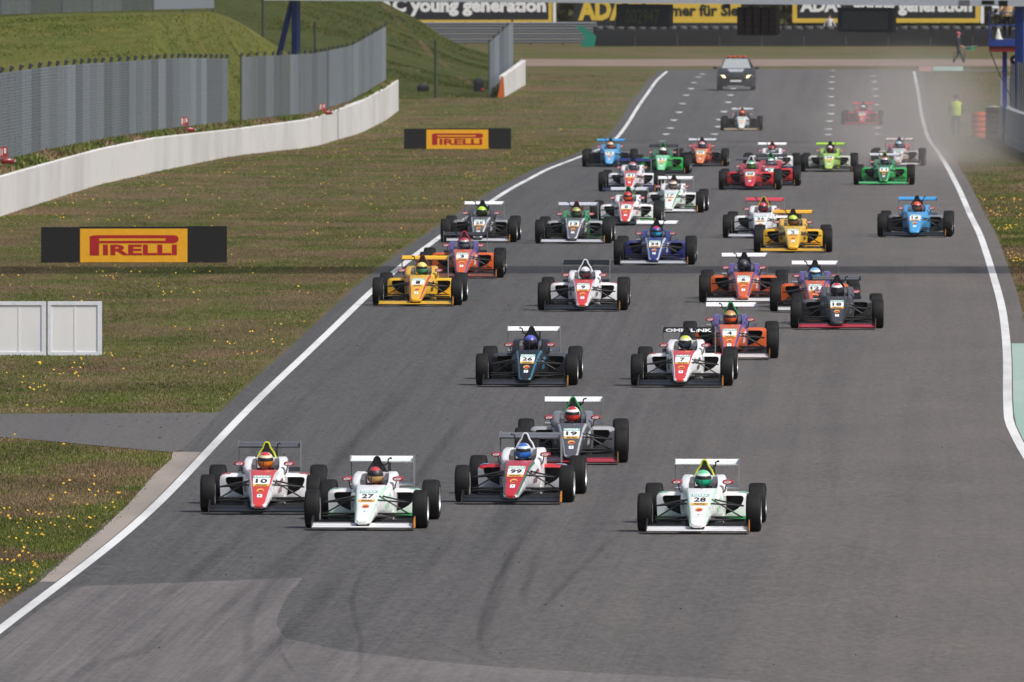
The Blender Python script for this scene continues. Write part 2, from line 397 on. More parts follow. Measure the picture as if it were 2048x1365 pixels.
# lower edge and upper edge in the picture give the run and the height of the wall
WB = [(-400,566,469),(-90,463,380),(0,434,353),(78,408,331),(195,371,299),(312,344,275),(469,312,258),(625,295,238),(723,266,203),(770,242,178),(797,222,160)]
wb = []; wt = []
for X, Yb, Yt in resample(WB, 43):
    p = gnd(X, Yb); wb.append(p); wt.append((Yb - Yt) / (F / p.y))
wall_left = wall_from('concrete_wall', wb, wt, .22, WALL, 'long white concrete wall curving along the grass below the wire fence', 'wall')
def wire_panel(Lp, H, nw, nv):
    b = MB()
    for i in range(nw):
        z = H * (i + .3) / nw; b.tube([(0, -.004, z), (Lp, -.004, z)], .0035, 4)
    for i in range(nv):
        x = Lp * (i + .5) / nv; b.tube([(x, .004, 0), (x, .004, H)], .0012 + .0045 * (rnd.random() ** 2), 3)
    return b
def fence(name, line, H, label, cantilever=True, postmat=None, vsp=.06, nw=28, group=None):
    """posts with one wire panel between each pair; line = list of points at the foot"""
    postmat = postmat or plain((.1,.105,.11), .6, .3); e = empty(name, line[0], label, 'fence', group)
    for i, p in enumerate(line):
        q = line[min(i+1, len(line)-1)]; o = line[max(i-1, 0)]; d = (q - o); d.z = 0; d.normalize(); n = Vector((d.y, -d.x, 0))
        if n.x < 0: n = -n
        b = MB(); b.tube([(0,0,-.5), (0,0,H)], .035, 6)
        if cantilever: b.tube([(0,0,H-.01), tuple(n*.05 + Vector((0,0,H+.09)))], [.05,.065], 6)
        put('post', b, postmat, e, p - e.location)
        if i < len(line) - 1:
            L = (line[i+1] - p).length; dd = (line[i+1] - p).normalized()
            k = (round(L, 1), H, nw, vsp)
            if k not in fence.c: fence.c[k] = wire_panel(round(L,1), H - .05, nw, int(L / vsp)).mesh('mesh_panel', 1)
            o = put('mesh_panel', fence.c[k], WIRES[rnd.choice((0,1,1,2,2,3))], e, p - e.location + n * .05, (0, -math.asin(dd.z), math.atan2(dd.y, dd.x)))
    return e
fence.c = {}
def line_px(tab, n):
    # (X, Y of the foot, distance)
    return [at(X, Y, d) for X, Y, d in resample(tab, n)]
# the wall's own depth under each column gives the depth of the fence just behind it
def wall_depth(X):
    a = np.array([(1024 + p.x * F / p.y, p.y) for p in wb]); return float(np.interp(X, a[:,0], a[:,1]))
def behind(X, Y, off): return at(X, Y, wall_depth(X) + off)
def even(fn, X0, X1, step):
    pts = [fn(X) for X in np.linspace(X0, X1, 400)]; out = [pts[0]]; acc = 0
    for a, b in zip(pts, pts[1:]):
        acc += (b - a).length
        if acc >= step: out.append(b); acc = 0
    return out
FB = [(-400,432),(-90,352),(0,328),(92,306),(184,288),(351,261),(461,249),(480,247),(625,231),(703,207),(775,160)]
fbf = lambda X: behind(X, np.interp(X, [a[0] for a in FB], [a[1] for a in FB]), 14)
fence('wire_fence', even(fbf, -380, 459, 5.0), 2.4, 'near run of tall grey wire fence ending at the narrow gap')
fence('wire_fence', even(fbf, 482, 775, 5.0), 2.45, 'far run of tall grey wire fence between the gap and the wall end')
# grass bank held up behind the wall
def bank():
    v = []; f = []; Xs = np.linspace(-400, 797, 150)
    for X in Xs:
        d = wall_depth(X); Yt = np.interp(X, [a[0] for a in WB], [a[2] for a in WB]); p = at(X, Yt + 2, d + .3)
        q = fbf(min(X, 775)); r = q + Vector((-6, 2, -.3)); q = q + Vector((0, 0, .05))
        v += [p, p.lerp(q, .5) + Vector((0,0,.04)), q, r, r + Vector((-1, 0, -6))]
    n = 5
    for i in range(len(Xs)-1):
        for j in range(n-1): f.append((i*n+j, i*n+j+1, (i+1)*n+j+1, (i+1)*n+j))
    me = bpy.data.meshes.new('bank'); me.from_pydata([tuple(x) for x in v], [], f); me.shade_smooth()
    tag(put('grass_bank', me, GRASS_HILL), kind='structure'); return v
bank_v = bank()
# fire points along the fence
def fire_sign(p, label):
    e = empty('fire_sign', p, label, 'sign', 'fire extinguisher signs on the fence')
    put('plate', MB().box(-.13,.13,-.01,.01,0,.26), plain('#b5352f', .5), e)
    put('symbol', MB().box(-.1,-.055,-.014,-.0105,.03,.23).box(-.02,.0,-.014,-.0105,.05,.22).box(.04,.09,-.014,-.0105,.1,.23), plain('#f0f0f0', .5), e)
def extinguisher(p, rz, label):
    e = empty('fire_extinguisher', p, label, 'extinguisher', 'red fire extinguishers by the track', (0, 0, rz))
    b = MB().lathe_x([(-.28,.02),(-.27,.08),(-.22,.1),(.2,.1),(.26,.06),(.3,.03)], 12); b.v = [(x, y, z + .1) for x, y, z in b.v]
    put('cylinder', b, paint('#7c1414'), e); e.scale = (.6, .6, .8)
    put('valve', MB().box(.29,.36,-.03,.03,.07,.15), SILVER, e); put('hose', MB().tube([(.34,0,.12),(.4,.1,.05),(.2,.16,.03),(-.1,.14,.03)], .015, 5), BLACK, e)
for X, Y, w_ in [(5,305,'beside the near end of the wall'), (369,241,'midway along the near run'), (645,211,'on the fence run past the gap')]:
    d = wall_depth(X); fire_sign(at(X, Y+10, d + 8), 'small red and white sign on the wire fence ' + w_)
    extinguisher(at(X+10, Y+24 if X<600 else Y+19, d + 4), .2, 'red fire extinguisher lying on the bank top ' + w_)
# the opening further on: second wall, fence, orange end
wb2 = [gnd(X, Y) for X, Y in resample([(1007,196),(1025,186),(1051,170)], 7)]
wall_from('concrete_wall', wb2, [1.0+.03*i for i in range(7)], .2, WALL, 'short white concrete wall with an orange end past the opening', 'wall')
p = wb2[0]; put('end_board', MB().loft([[(-.28,-.1,0),(.06,-.1,0),(.06,-.02,0),(-.28,-.02,0)],[(-.1,-.1,.95),(.0,-.1,.95),(.0,-.02,.95),(-.1,-.02,.95)]]), paint('#c9662c'), bpy.data.objects['concrete_wall.001'], Vector((0,0,0)))
f2 = [at(X, Y, d) for X, Y, d in resample([(978,184,800),(1000,162,815),(1024,138,836)], 6)]
fence('wire_fence', f2, 2.3, 'short grey wire fence standing behind the orange ended wall')
# hills
def hill(name, Xs, foot, top, mat, back=60, rough=.25):
    """bank from a foot line up to a crest line, then down again behind"""
    v = []; f = []; nr = 15
    for X in Xs:
        p, q = foot(X), top(X); r = Vector((q.x, q.y + back, zg(q.y + back) - .5))
        for k in range(nr):
            t = k / (nr - 1)
            if t <= .7:
                s = t / .7; h = s*s*(3-2*s)*.35 + s*.65; c = p.lerp(q, s); c.z = p.z + (q.z - p.z) * h
                c.z += rough * mnoise.noise(c * .12) * math.sin(s * math.pi)
            else:
                s = (t - .7) / .3; c = q.lerp(r, s); c.z = q.z + (r.z - q.z) * (s*s*(3-2*s))
            v.append(tuple(c))
    for i in range(len(Xs)-1):
        for j in range(nr-1): f.append((i*nr+j, i*nr+j+1, (i+1)*nr+j+1, (i+1)*nr+j))
    me = bpy.data.meshes.new(name); me.from_pydata(v, [], f); me.shade_smooth()
    return tag(put(name, me, mat), kind='structure')
def H1d(X): return max(560.0, wall_depth(X) + 22)
def H1foot(X): q = at(X, 165, H1d(X)); q.z = zg(q.y) - .3; return q
h1 = [(-500,35),(0,30),(200,27),(420,24),(450,33),(480,47),(550,93),(600,128),(640,170)]
def H1top(X): return at(X, np.interp(X, [a[0] for a in h1], [a[1] for a in h1]), H1d(X) + 85)
hill('hill', np.linspace(-500, 640, 90), H1foot, H1top, GRASS_HILL)
h2 = [(0,-150),(300,-95),(600,-52),(700,-20),(755,0),(795,20),(845,46),(878,70),(928,95),(974,108),(1010,118),(1030,124)]
def H2foot(X): q = at(X, 187, 795); q.z = zg(795) - .05; return q
def H2top(X): return at(X, np.interp(X, [a[0] for a in h2], [a[1] for a in h2]), 905)
hill('hill', np.linspace(0, 1030, 100), H2foot, H2top, GRASS_DARK, 70)
# worn path running down the far hill
def on_h2(X, s):
    p, q = H2foot(X), H2top(X); h = s*s*(3-2*s)*.35 + s*.65; c = p.lerp(q, s); c.z = p.z + (q.z-p.z)*h + .25*mnoise.noise(c*.12)*math.sin(s*math.pi); return c
# fence on top of the near hill, thin posts on the far one
fence('wire_fence', [H1top(X) + Vector((0, -.5 + 1.2*i, .0)) for i, X in enumerate(np.linspace(-60, 418, 9))], 2.4, 'grey wire fence along the top of the light green hill', False, nw=24, vsp=.0085)
for X, Yb, Yt, d in [(526,72,-20,800), (630,100,45,810), (871,183,83,799)]:
    b = at(X, Yb, d); h = (Yb - Yt) / (F / d)
    tag(put('fence_post', MB().tube([(0,0,-.6),(0,0,h)], .06, 6).ball((0,0,h), .07, 6), plain((.035,.05,.04), .7), None, b),
        {526:'tall dark slim post on the far hill beside the blue gantry leg',630:'short dark slim post on the far hill behind the fence',871:'dark green slim post at the foot of the far hill'}[X], 'post')
b = at(846, 183, 798); e = empty('equipment_bag', b, 'black equipment bag lying at the foot of the far hill', 'bag')
put('bag_body', MB().loft([[(x*s, y*s*.5, z) for x,y in [(-.2,-.2),(0,-.24),(.2,-.2),(.25,0),(.2,.2),(0,.24),(-.2,.2),(-.25,0)]] for s, z in [(1,0),(1.15,.12),(1.05,.25),(.6,.33)]]), BLACK, e)
put('handle', MB().tube([(-.15,0,.3),(-.08,0,.4),(.08,0,.4),(.15,0,.3)], .02, 5), BLACK, e)
b = at(962, 184, 799); extinguisher(b + Vector((.05,0,0)), 1.2, 'red fire extinguisher at the foot of the short fence'); 
e = empty('equipment_bag', b + Vector((-.1,.6,0)), 'black bag standing against the end of the short fence', 'bag')
put('bag_body', MB().loft([[(x*s, y*s*.6, z) for x,y in [(-.2,-.2),(0,-.24),(.2,-.2),(.25,0),(.2,.2),(0,.24),(-.2,.2),(-.25,0)]] for s, z in [(.9,0),(1,.3),(.9,.5),(.5,.62)]]), BLACK, e)
# ------------------------------------------------------------------ advertising boards in the grass
RED_L = plain('#b01820', .6, 0, 0, .05); YEL = plain('#f2b01e', .6, 0, 0, .05)
def pirelli(X, Y, yaw, label):
    p = gnd(X, Y); e = empty('advertising_board', p, label, 'advertising board', None, (math.atan(sl(p.y))*0, 0, yaw))
    W = 4.0; u = W / 1578; xo = (352 + 1930) / 2; zb = 425
    fx = lambda x: (x - xo) * u; fz = lambda y: (zb - y) * u + .0
    put('panel', MB().box(-2.0, -1.165, -.04, .04, -.05, .77).box(1.155, 2.0, -.04, .04, -.05, .79).box(-1.165, 1.155, -.032, .04, -.05, .78), plain((.008,.008,.009), .6), e)
    put('yellow_panel', MB().box(-1.16, 1.15, -.042, -.0325, .012, .735), YEL, e)
    b = MB(); yy = -.046
    def poly(ps): b.add([(fx(x), yy, fz(y)) for x, y in ps], [tuple(range(len(ps)))])
    poly([(765,200),(800,191),(845,190),(845,362),(765,362)]); poly([(845,190),(1410,190),(1410,215),(845,215)])
    poly([(845,237),(1410,237),(1410,258),(845,258)])
    arc = [(1480 + 40*math.sin(a), 224 - 34*math.cos(a)) for a in np.linspace(0, math.pi, 12)]
    poly([(1410,190)] + arc + [(1410,258)])
    me = b.mesh('logo_letter'); put('logo_letter', me, RED_L, e)
    tm = text_mesh('IRELLI', (1505-878)*u, 90*u, .035)
    put('lettering', tm, RED_L, e, (fx((878+1505)/2), yy, fz(315)), (math.pi/2, 0, 0))
    for x in (-1.6, -.6, .6, 1.6): put('stay', MB().tube([(x,.04,.6),(x,.5,-.03)], .02, 5), SILVER, e)
pirelli(268, 526, R(2), 'black and yellow board with red PIRELLI logo, behind the white board')
pirelli(915, 299, R(0), 'black and yellow board with red PIRELLI logo, at the end of the curving wall')
def white_board():
    p = gnd(204, 711); e = empty('barrier_board', p, 'white framed panel barrier standing in the grass by the access road', 'barrier', None, (0, 0, R(1)))
    wm = wall_mat((.8,.8,.8), (.66,.66,.66), 'white_board'); fm = plain('#dfe3ea', .5); gm = plain('#8b8d90', .6)
    for i in range(3):
        x1 = -i * 1.0; x0 = x1 - .97
        put('panel', MB().box(x0+.06, x1-.08, -.012, .03, .06, .9), wm, e)
        put('frame', MB().box(x0, x1, -.03, .04, .9, .965).box(x0, x1, -.03, .04, -.03, .06).box(x1-.08, x1, -.029, .04, .06, .9).box(x0, x0+.06, -.029, .04, .06, .9), fm, e)
        put('seam_strip', MB().box(x0-.02, x0-.008, -.02, .03, 0, .95), gm, e)
        put('stiffener', MB().box(x0+.47, x0+.5, -.018, -.0125, .07, .895), wm, e)
        put('leg', MB().tube([(x0+.5,.04,.8),(x0+.5,.6,-.02)], .025, 6), SILVER, e)
white_board()
# ------------------------------------------------------------------ far end: rails, tyre wall, banners
def far_end():
    dB = 1034
    # steel guard rail
    a, b = at(800, 100, dB+4), at(1192, 99, dB+4); a.z = zg(a.y); b.z = zg(b.y)
    e = empty('guard_rail', a, 'grey steel guard rail of stacked beams left of the tyre wall', 'guard rail'); L = b.x - a.x
    gm = plain((.2,.21,.225), .5, .3)
    for k in range(4):
        z = .12 + k*.32; prof = [(-.03,0),(-.08,.05),(-.08,.1),(-.03,.14),(-.03,.16),(-.08,.2),(-.08,.25),(-.03,.3),(-.01,.3),(-.01,0)]
        put('rail', MB().loft([[(x, py, z+pz) for py, pz in prof] for x in (0, L)]), gm, e)
    for i in range(7): put('post', MB().box(L*i/6-.05, L*i/6+.05, 0, .1, -.3, 1.42), gm, e)
    # tyre wall with a belt in front
    a, b = at(1186, 98, dB), at(2030, 98, dB); a.z = zg(dB); L = b.x - a.x
    e = empty('tyre_wall', a, 'long black belted tyre wall below the far banners', 'tyre wall')
    n = 10; bm_ = plain((.014,.015,.018), .6, 0, 0, .3)
    for i in range(n):
        x0, x1 = L*i/n+.01, L*(i+1)/n-.01; put('belt', MB().loft([[(x0,0,-.1),(x0,-.03,.5),(x0,0,1.0),(x0,.04,1.0),(x0,.04,-.1)],[(x1,0,-.1),(x1,-.03,.5),(x1,0,1.0),(x1,.04,1.0),(x1,.04,-.1)]]), bm_, e)
    prof = [(.18,-.1),(.28,-.1),(.3,-.05),(.3,.05),(.28,.1),(.18,.1),(.16,0)]
    tb = MB(); rings = [[(r*math.cos(t), r*math.sin(t), z) for r, z in prof] for t in np.linspace(0, 2*math.pi, 13)]; tb.loft(rings, (False, False)); tme = tb.mesh('tyre')
    greyt = plain((.09,.09,.095), .8, 0, 0, .4)
    for i in range(int(L/.62)):
        for k in range(3): put('tyre', tme, TYRE if (k < 2) else greyt, e, (.31+.62*i + rnd.uniform(-.03,.03), .36, .68 + .205*k))
    # green marker
    p = at(1172, 99, dB-1.5); p.z = zg(p.y); e = empty('direction_marker', p, 'teal green arrow shaped marker at the end of the tyre wall', 'marker')
    gp = plain('#1c7f6c', .6)
    for s, z0, z1 in ((1, .62, 1.25), (1, .62, 0)):
        put('arrow_arm', MB().loft([[(-.1,-.08,z0),(.6,-.08,z0),(.6,.08,z0),(-.1,.08,z0)] if z1 > z0 else [(-.1,-.08,z0),(.6,-.08,z0),(.6,.08,z0),(-.1,.08,z0)], [(-.6,-.08,z1),(-.2,-.08,z1),(-.2,.08,z1),(-.6,.08,z1)] if z1 > z0 else [(-.3,-.08,z1),(.5,-.08,z1),(.5,.08,z1),(-.3,.08,z1)]]), gp, e)
    # banners
    BK = plain('#1f2026', .6); YL = plain('#d8b640', .6); WT = plain('#e8e8e8', .6); DK = plain('#2a2818', .6)
    dN = 1095; s = F / dN
    def frame(X0, X1, Y0, Y1, label):
        a = at(X0, Y1, dN); W = (X1 - X0) / s; H = (Y1 - Y0) / s
        e = empty('banner', a, label, 'banner'); return e, W, H
    def area(e, X0, Xa, Xb, Ya, Yb, Y1, mat, lay, name='panel'):
        put(name, MB().box((Xa-X0)/s, (Xb-X0)/s, -.004*lay-.02, .02-.003*lay, (Y1-Yb)/s, (Y1-Ya)/s), mat, e)
    def words(e, X0, Y1, body, Xa, Xb, Ya, Yb, mat, bold=.03):
        put('lettering', text_mesh(body, (Xb-Xa)/s, (Yb-Ya)/s, bold), mat, e, (((Xa+Xb)/2-X0)/s, -.04, (Y1-(Ya+Yb)/2)/s), (math.pi/2, 0, 0))
    e, W, H = frame(690, 1112, -22, 53, 'black banner reading ADAC young generation beside the far hill')
    area(e, 690, 690, 1104, -22, 53, 53, YL, 0, 'border'); area(e, 690, 692, 1097, -18, 40, 53, BK, 1); area(e, 690, 1106, 1112, -22, 53, 53, WT, 0, 'edge_strip')
    words(e, 690, 53, 'ADAC young generation', 702, 1092, -4, 33, WT, .05)
    e, W, H = frame(1148, 1485, -25, 54, 'black and yellow banner with large ADAC and slogan')
    area(e, 1148, 1148, 1485, -25, 54, 54, BK, 0); area(e, 1148, 1292, 1482, 6, 46, 54, YL, 1, 'yellow_panel')
    words(e, 1148, 54, 'ADAC', 1156, 1284, -3, 42, YL, .05); words(e, 1148, 54, 'immer für Sie', 1312, 1477, 9, 33, DK, .04)
    e, W, H = frame(1585, 1968, -26, 50, 'yellow edged banner reading ADAC young generation beside the camera platform')
    area(e, 1585, 1585, 1960, -26, 46, 50, YL, 0, 'border'); area(e, 1585, 1594, 1951, -20, 37, 50, BK, 1); area(e, 1585, 1961, 1968, -26, 47, 50, WT, 0, 'edge_strip')
    words(e, 1585, 50, 'ADAC young generation', 1600, 1944, -2, 32, WT, .05)
    for X0, X1 in ((690,1112),(1148,1485),(1585,1968)): pass
    # hedge behind the banners
    v = []; f = []; n = 240; hb = MB()
    x0, x1 = at(600,40,1112).x, at(2300,40,1112).x; H = 4.4
    for i in range(9000):
        x = rnd.uniform(x0, x1); z = zg(1112) + H * rnd.random()**.8; y = 1112 + rnd.uniform(-.6, 1.2) ; r = rnd.uniform(.12,.3); a = rnd.uniform(0, 6.28); b2 = rnd.uniform(-.8,.8)
        ux = Vector((math.cos(a), math.sin(a)*.5, math.sin(b2))) * r; uy = Vector((-math.sin(a)*.4, .5*math.cos(a), 1)).normalized() * r
        c = Vector((x, y, z)); hb.add([c-ux, c-uy*.6, c+ux, c+uy], [(0,1,2,3)])
    hm = hb.mesh('hedge', 1, 38, False); e = empty('hedge', (0,0,0), 'olive green hedge behind the far banners', 'hedge')
    tag(put('foliage', hm, grass_mat('hedge_leaf', (.07,.072,.03), (.1,.09,.04), (.05,.055,.02)), e), kind='stuff')
    put('wood', MB().box(x0, x1, 1112.4, 1113, zg(1112)-.3, zg(1112)+H-.5), plain((.04,.038,.022), .9), e)
far_end()
# ------------------------------------------------------------------ start gantry
def gantry():
    A, B = at(560, 0, 699), at(2052, 0, 684); zb = .66; BLUE = plain('#223a80', .45); WB_ = plain('#eceef2', .4); DK = plain((.03,.03,.035), .5)
    e = empty('start_gantry', (A.x, A.y, zg(A.y)), 'white start gantry beam on blue legs spanning the straight', 'gantry'); o = e.location
    L = (Vector((B.x, B.y, 0)) - Vector((A.x, A.y, 0))).length; ang = math.atan2(B.y - A.y, B.x - A.x)
    Mx = Matrix.Rotation(ang, 4, 'Z'); z0 = zb - o.z
    def rput(name, mb, mat):
        ob = put(name, mb, mat, e); ob.rotation_euler = (0, 0, ang); return ob
    rput('beam', MB().box(-.5, L+.4, -.45, .45, z0, z0+1.3), WB_)
    nX = lambda X: (X - 560) / (2052 - 560) * L
    for i, (Xa, Xb, c) in enumerate([(1930,1952,'#8a8a90'),(1975,2000,'#17171a'),(2008,2026,'#17171a')]):
        rput('chequer', MB().box(nX(Xa), nX(Xb), -.458, -.451, z0+(.0 if i != 1 else .06), z0+.22), plain(c, .5))
    # legs
    g0 = zg(A.y) - o.z
    rput('leg', MB().box(nX(587), nX(598), -.15, .15, g0-.2, z0), BLUE)
    rput('brace', MB().tube([(nX(591), 0, z0-.1+.6), (nX(591)-1.0, 0, z0-3.2), (nX(591)-1.5, 0, g0)], .12, 6), BLUE)
    rput('leg', MB().box(nX(2034), nX(2050), -.18, .18, zg(B.y)-o.z-.2, z0), BLUE)
    s = 50.6
    def hang(name, X0, X1, Y0, Y1, mat, dy=0): # boxes hung below the beam
        zt = z0 - (Y0-7)/s; zz = z0 - (Y1-7)/s
        return rput(name, MB().box(nX(X0), nX(X1), -.25+dy, .1+dy, zz, zt), mat)
    d1 = hang('timing_display', 1246, 1352, 9, 54, DK); d2 = hang('timing_display', 1687, 1795, 12, 61, DK)
    sc_ = rput('screen', MB().box(nX(1696), nX(1786), -.258, -.251, z0-(55-7)/s, z0-(20-7)/s), plain((.055,.06,.065), .4))
    tx = rput('digits', text_mesh('002947', 76/s, 30/s, .01), plain('#4c5230', .5))
    tx.rotation_euler = (math.pi/2, 0, ang); tx.location = Mx @ Vector((nX(1299), -.256, z0 - (33-7)/s))
    for X in (1463, 1513): hang('hanger', X-3, X+3, 5, 16, DK)
    for k in range(5):
        Xc = 1494 + 16*k; c = hang('signal_column', Xc-6.5, Xc+6.5, 13, 68, plain((.012,.01,.01), .5))
        for q in range(4):
            b = MB(); zc = z0 - (21 + 12*q - 7)/s; xc = nX(Xc)
            b.add([(xc + .085*math.cos(t), -.254, zc + .085*math.sin(t)) for t in np.linspace(0, 2*math.pi, 10, False)], [tuple(range(10))]); 
            ob = put('lamp', b, plain((.05,.012,.012), .3), c)
    rput('signal_rail', MB().box(nX(1485), nX(1567), -.1, .05, z0-(70-7)/s, z0-(67-7)/s), plain('#7a6a60', .5))
gantry()
# ------------------------------------------------------------------ footbridge over the track (above the picture, throws the band of shade)
def footbridge():
    y = 366.0; z = 7.2; e = empty('footbridge', (0, y, 0), 'grey footbridge deck crossing high over the straight', 'bridge'); gm = plain((.3,.31,.32), .6)
    for k in range(9): put('deck_plank', MB().box(-24, 24, -3.1 + .71*k, -3.1 + .71*k + .42, z, z+.12), gm, e)
    for x in range(-22, 23, 4): put('cross_beam', MB().box(x-.08, x+.08, -3.2, 3.2, z-.25, z-.002), gm, e)
    for yy in (-3.15, 3.15): put('parapet', MB().box(-24, 24, yy-.04, yy+.04, z-.001, z+.25).box(-24, 24, yy-.03, yy+.03, z+1.0, z+1.08), gm, e)
    for x in (-22, 22): put('pier', MB().box(x-.4, x+.4, -1.2, 1.2, -.3, z-.252), GREYW, e)
footbridge()
# ------------------------------------------------------------------ right side: wall, fence, tyre stacks
def right_side():
    base = [gnd(2000, 280), gnd(2048, 307)]; d = (base[1] - base[0]); dirv = Vector((d.x/d.y, 1, 0))
    pts = []; 
    for y in np.arange(base[0].y, 540, -6.0):
        x = base[0].x + (y - base[0].y) * (d.x/d.y); pts.append(Vector((x, y, zg(y))))
    e = empty('concrete_wall', pts[0], 'light grey concrete wall beside the camera platform', 'wall')
    for p, q in zip(pts, pts[1:]):
        p, q = p - e.location, q - e.location; b = MB()
        prof = [(0,-.3),(0,.35),(.05,.4),(.05,1.38),(.3,1.4),(.35,-.3)]
        b.loft([[(p.x+x, p.y-.01, p.z+z) for x, z in prof], [(q.x+x, q.y+.01, q.z+z) for x, z in prof]]); put('wall_segment', b, GREYW, e)
    put('end_block', MB().box(.02, .42, .02, .6, -.3, 2.5), GREYW, e)
    line = [p + Vector((.45, 0, 1.2)) for p in pts[::1]]
    fence('wire_fence', line, 2.0, 'dark grey wire fence on top of the light grey wall', False, nw=24)
    # tyre stacks
    prof = [(.16,-.1),(.25,-.105),(.28,-.06),(.28,.06),(.25,.105),(.16,.1),(.15,0)]
    tb = MB(); tb.loft([[(r*math.cos(t), r*math.sin(t), z) for r, z in prof] for t in np.linspace(0, 2*math.pi, 17)], (False, False)); tm = tb.mesh('tyre')
    for X, Y, n, mt, lab in [(1957,277,5,plain('#c2542c', .7), 'stack of orange painted tyres next to the black stack'), (1985,279,6,TYRE,'stack of black tyres against the end of the light grey wall')]:
        p = gnd(X, Y); e = empty('tyre_stack', p, lab, 'tyre stack')
        for k in range(n): put('tyre', tm, mt, e, (rnd.uniform(-.015,.015), 0, .1 + .212*k))
        if mt is TYRE: put('cover', MB().lathe_z([(.29,1.28),(.29,1.31),(.1,1.34)], 16), plain('#9a9894', .7), e)
right_side()
# ================================================================== PEOPLE
def skin_body(joints, edges, name):
    """one continuous figure grown round a skeleton; joints = {name: (pos, radius)}"""
    ks = list(joints); me = bpy.data.meshes.new(name); me.from_pydata([joints[k][0] for k in ks], [(ks.index(a), ks.index(b)) for a, b in edges], [])
    o = bpy.data.objects.new(name, me); col.objects.link(o); o.modifiers.new('skin', 'SKIN')
    for i, k in enumerate(ks):
        sv = me.skin_vertices[0].data[i]; r = joints[k][1]; sv.radius = r if isinstance(r, tuple) else (r, r); sv.use_root = (i == 0)
    ss = o.modifiers.new('sub', 'SUBSURF'); ss.levels = 1; ss.render_levels = 1
    dg = bpy.context.evaluated_depsgraph_get(); out = bpy.data.meshes.new_from_object(o.evaluated_get(dg)); bpy.data.objects.remove(o)
    out.shade_smooth(); return out
SKINC = plain('#c69478', .6)
def fingers(J, E, side, wrist, d, dn):
    """palm and five short fingers"""
    w_ = Vector(wrist); d = Vector(d).normalized(); x = Vector((1,0,0)) if abs(d.x) < .8 else Vector((0,1,0)); c = d.cross(x).normalized()
    J['palm'+side] = (w_ + d*.06, (.035,.022)); E.append((dn, 'palm'+side))
    for i, (o, l) in enumerate([(-.03,.07),(-.01,.085),(.012,.08),(.032,.06)]):
        J['f%d%s' % (i, side)] = (w_ + d*(.07+l) + c*o, (.009,.009)); J['k%d%s' % (i, side)] = (w_ + d*.09 + c*o, (.011,.011))
        E += [('palm'+side, 'k%d%s' % (i, side)), ('k%d%s' % (i, side), 'f%d%s' % (i, side))]
    J['t'+side] = (w_ + d*.085 + c*-.055, (.011,.011)); E.append(('palm'+side, 't'+side))
def person(loc, rz, pose, top, legs, label, hair='#3a2a20', cap=None, vest=None, sleeves=None, group='people at the trackside', extra=None):
    e = empty('person', loc, label, 'person', group, (0, 0, rz))
    st = pose.get('stride', 0); la = pose.get('larm', (-.3,-.02,.82)); ra = pose.get('rarm', (.3,-.02,.82)); lean = pose.get('lean', 0)
    le = pose.get('lelb', ((-.26+la[0])/2 - .03, la[1]*.3+.05, 1.12)); re = pose.get('relb', ((.26+ra[0])/2 + .03, ra[1]*.3+.05, 1.12))
    J = {'pel': ((0,0,.95), (.15,.11)), 'wa': ((0,-lean*.4,1.1), (.135,.1)), 'ch': ((0,-lean*.8,1.3), (.165,.115)), 'nk': ((0,-lean,1.47), .06), 'hd': ((0,-lean-.02,1.58), (.078,.09)), 'cr': ((0,-lean,1.68), (.07,.085)),
         'sl': ((-.19,-lean,1.4), .062), 'el': (le, .045), 'wl': (la, .03), 'sr': ((.19,-lean,1.4), .062), 'er': (re, .045), 'wr': (ra, .03),
         'hl': ((-.09,0,.88), .1), 'kl': ((-.1,-st*.5-.02,.5), .065), 'al': ((-.1,-st,.09), .045), 'tl': ((-.11,-st-.17,.045), .04),
         'hr': ((.09,0,.88), .1), 'kr': ((.1,st*.35-.03,.5), .065), 'ar': ((.1,st,.09), .045), 'tr': ((.11,st-.17,.045), .04)}
    E = [('pel','wa'),('wa','ch'),('ch','nk'),('nk','hd'),('hd','cr'),('ch','sl'),('sl','el'),('el','wl'),('ch','sr'),('sr','er'),('er','wr'),('pel','hl'),('hl','kl'),('kl','al'),('al','tl'),('pel','hr'),('hr','kr'),('kr','ar'),('ar','tr')]
    fingers(J, E, 'l', la, Vector(la)-Vector(le), 'wl'); fingers(J, E, 'r', ra, Vector(ra)-Vector(re), 'wr')
    me = skin_body(J, E, 'body')
    for _ in range(4): me.materials.append(None)
    wl, wr = Vector(la), Vector(ra)
    for p in me.polygons:
        c = p.center
        if c.z > 1.49 or (c - wl).length < .2 and abs(c.x) > .17 and (c - Vector(le)).length > .12 or (c - wr).length < .2 and abs(c.x) > .17 and (c - Vector(re)).length > .12: k = 0
        elif c.z > .96 or abs(c.x) > .235 and c.z > .6: k = 1
        elif c.z > .1: k = 2
        else: k = 3
        p.material_index = k
    put('body', me, [SKINC, cloth(top), cloth(legs), plain((.02,.02,.02), .7)], e)
    hm = cloth(cap) if cap else plain(hair, .8)
    b = MB(); b.ball((0,-lean+.015,1.655), (.098,.115,.1), 14); b.v = [(x, y, max(z, 1.62 + (.0 if y < -lean-.02 else -.06))) for x, y, z in b.v]
    h = put('cap' if cap else 'hair', b, hm, e)
    if cap: put('peak', MB().box(-.07,.07,-lean-.19,-lean-.07,1.635,1.65), hm, h)
    if vest:
        rg = lambda z, a, c2, yo: [((a)*math.cos(t), yo + c2*math.sin(t), z) for t in np.linspace(0, 2*math.pi, 18, False)]
        put('vest', MB().loft([rg(.9,.2,.16,0), rg(1.05,.195,.15,-lean*.3), rg(1.25,.225,.165,-lean*.7), rg(1.4,.235,.15,-lean*.95), rg(1.47,.13,.11,-lean)]), cloth(vest), e)
    return e
p = gnd(1917, 130)
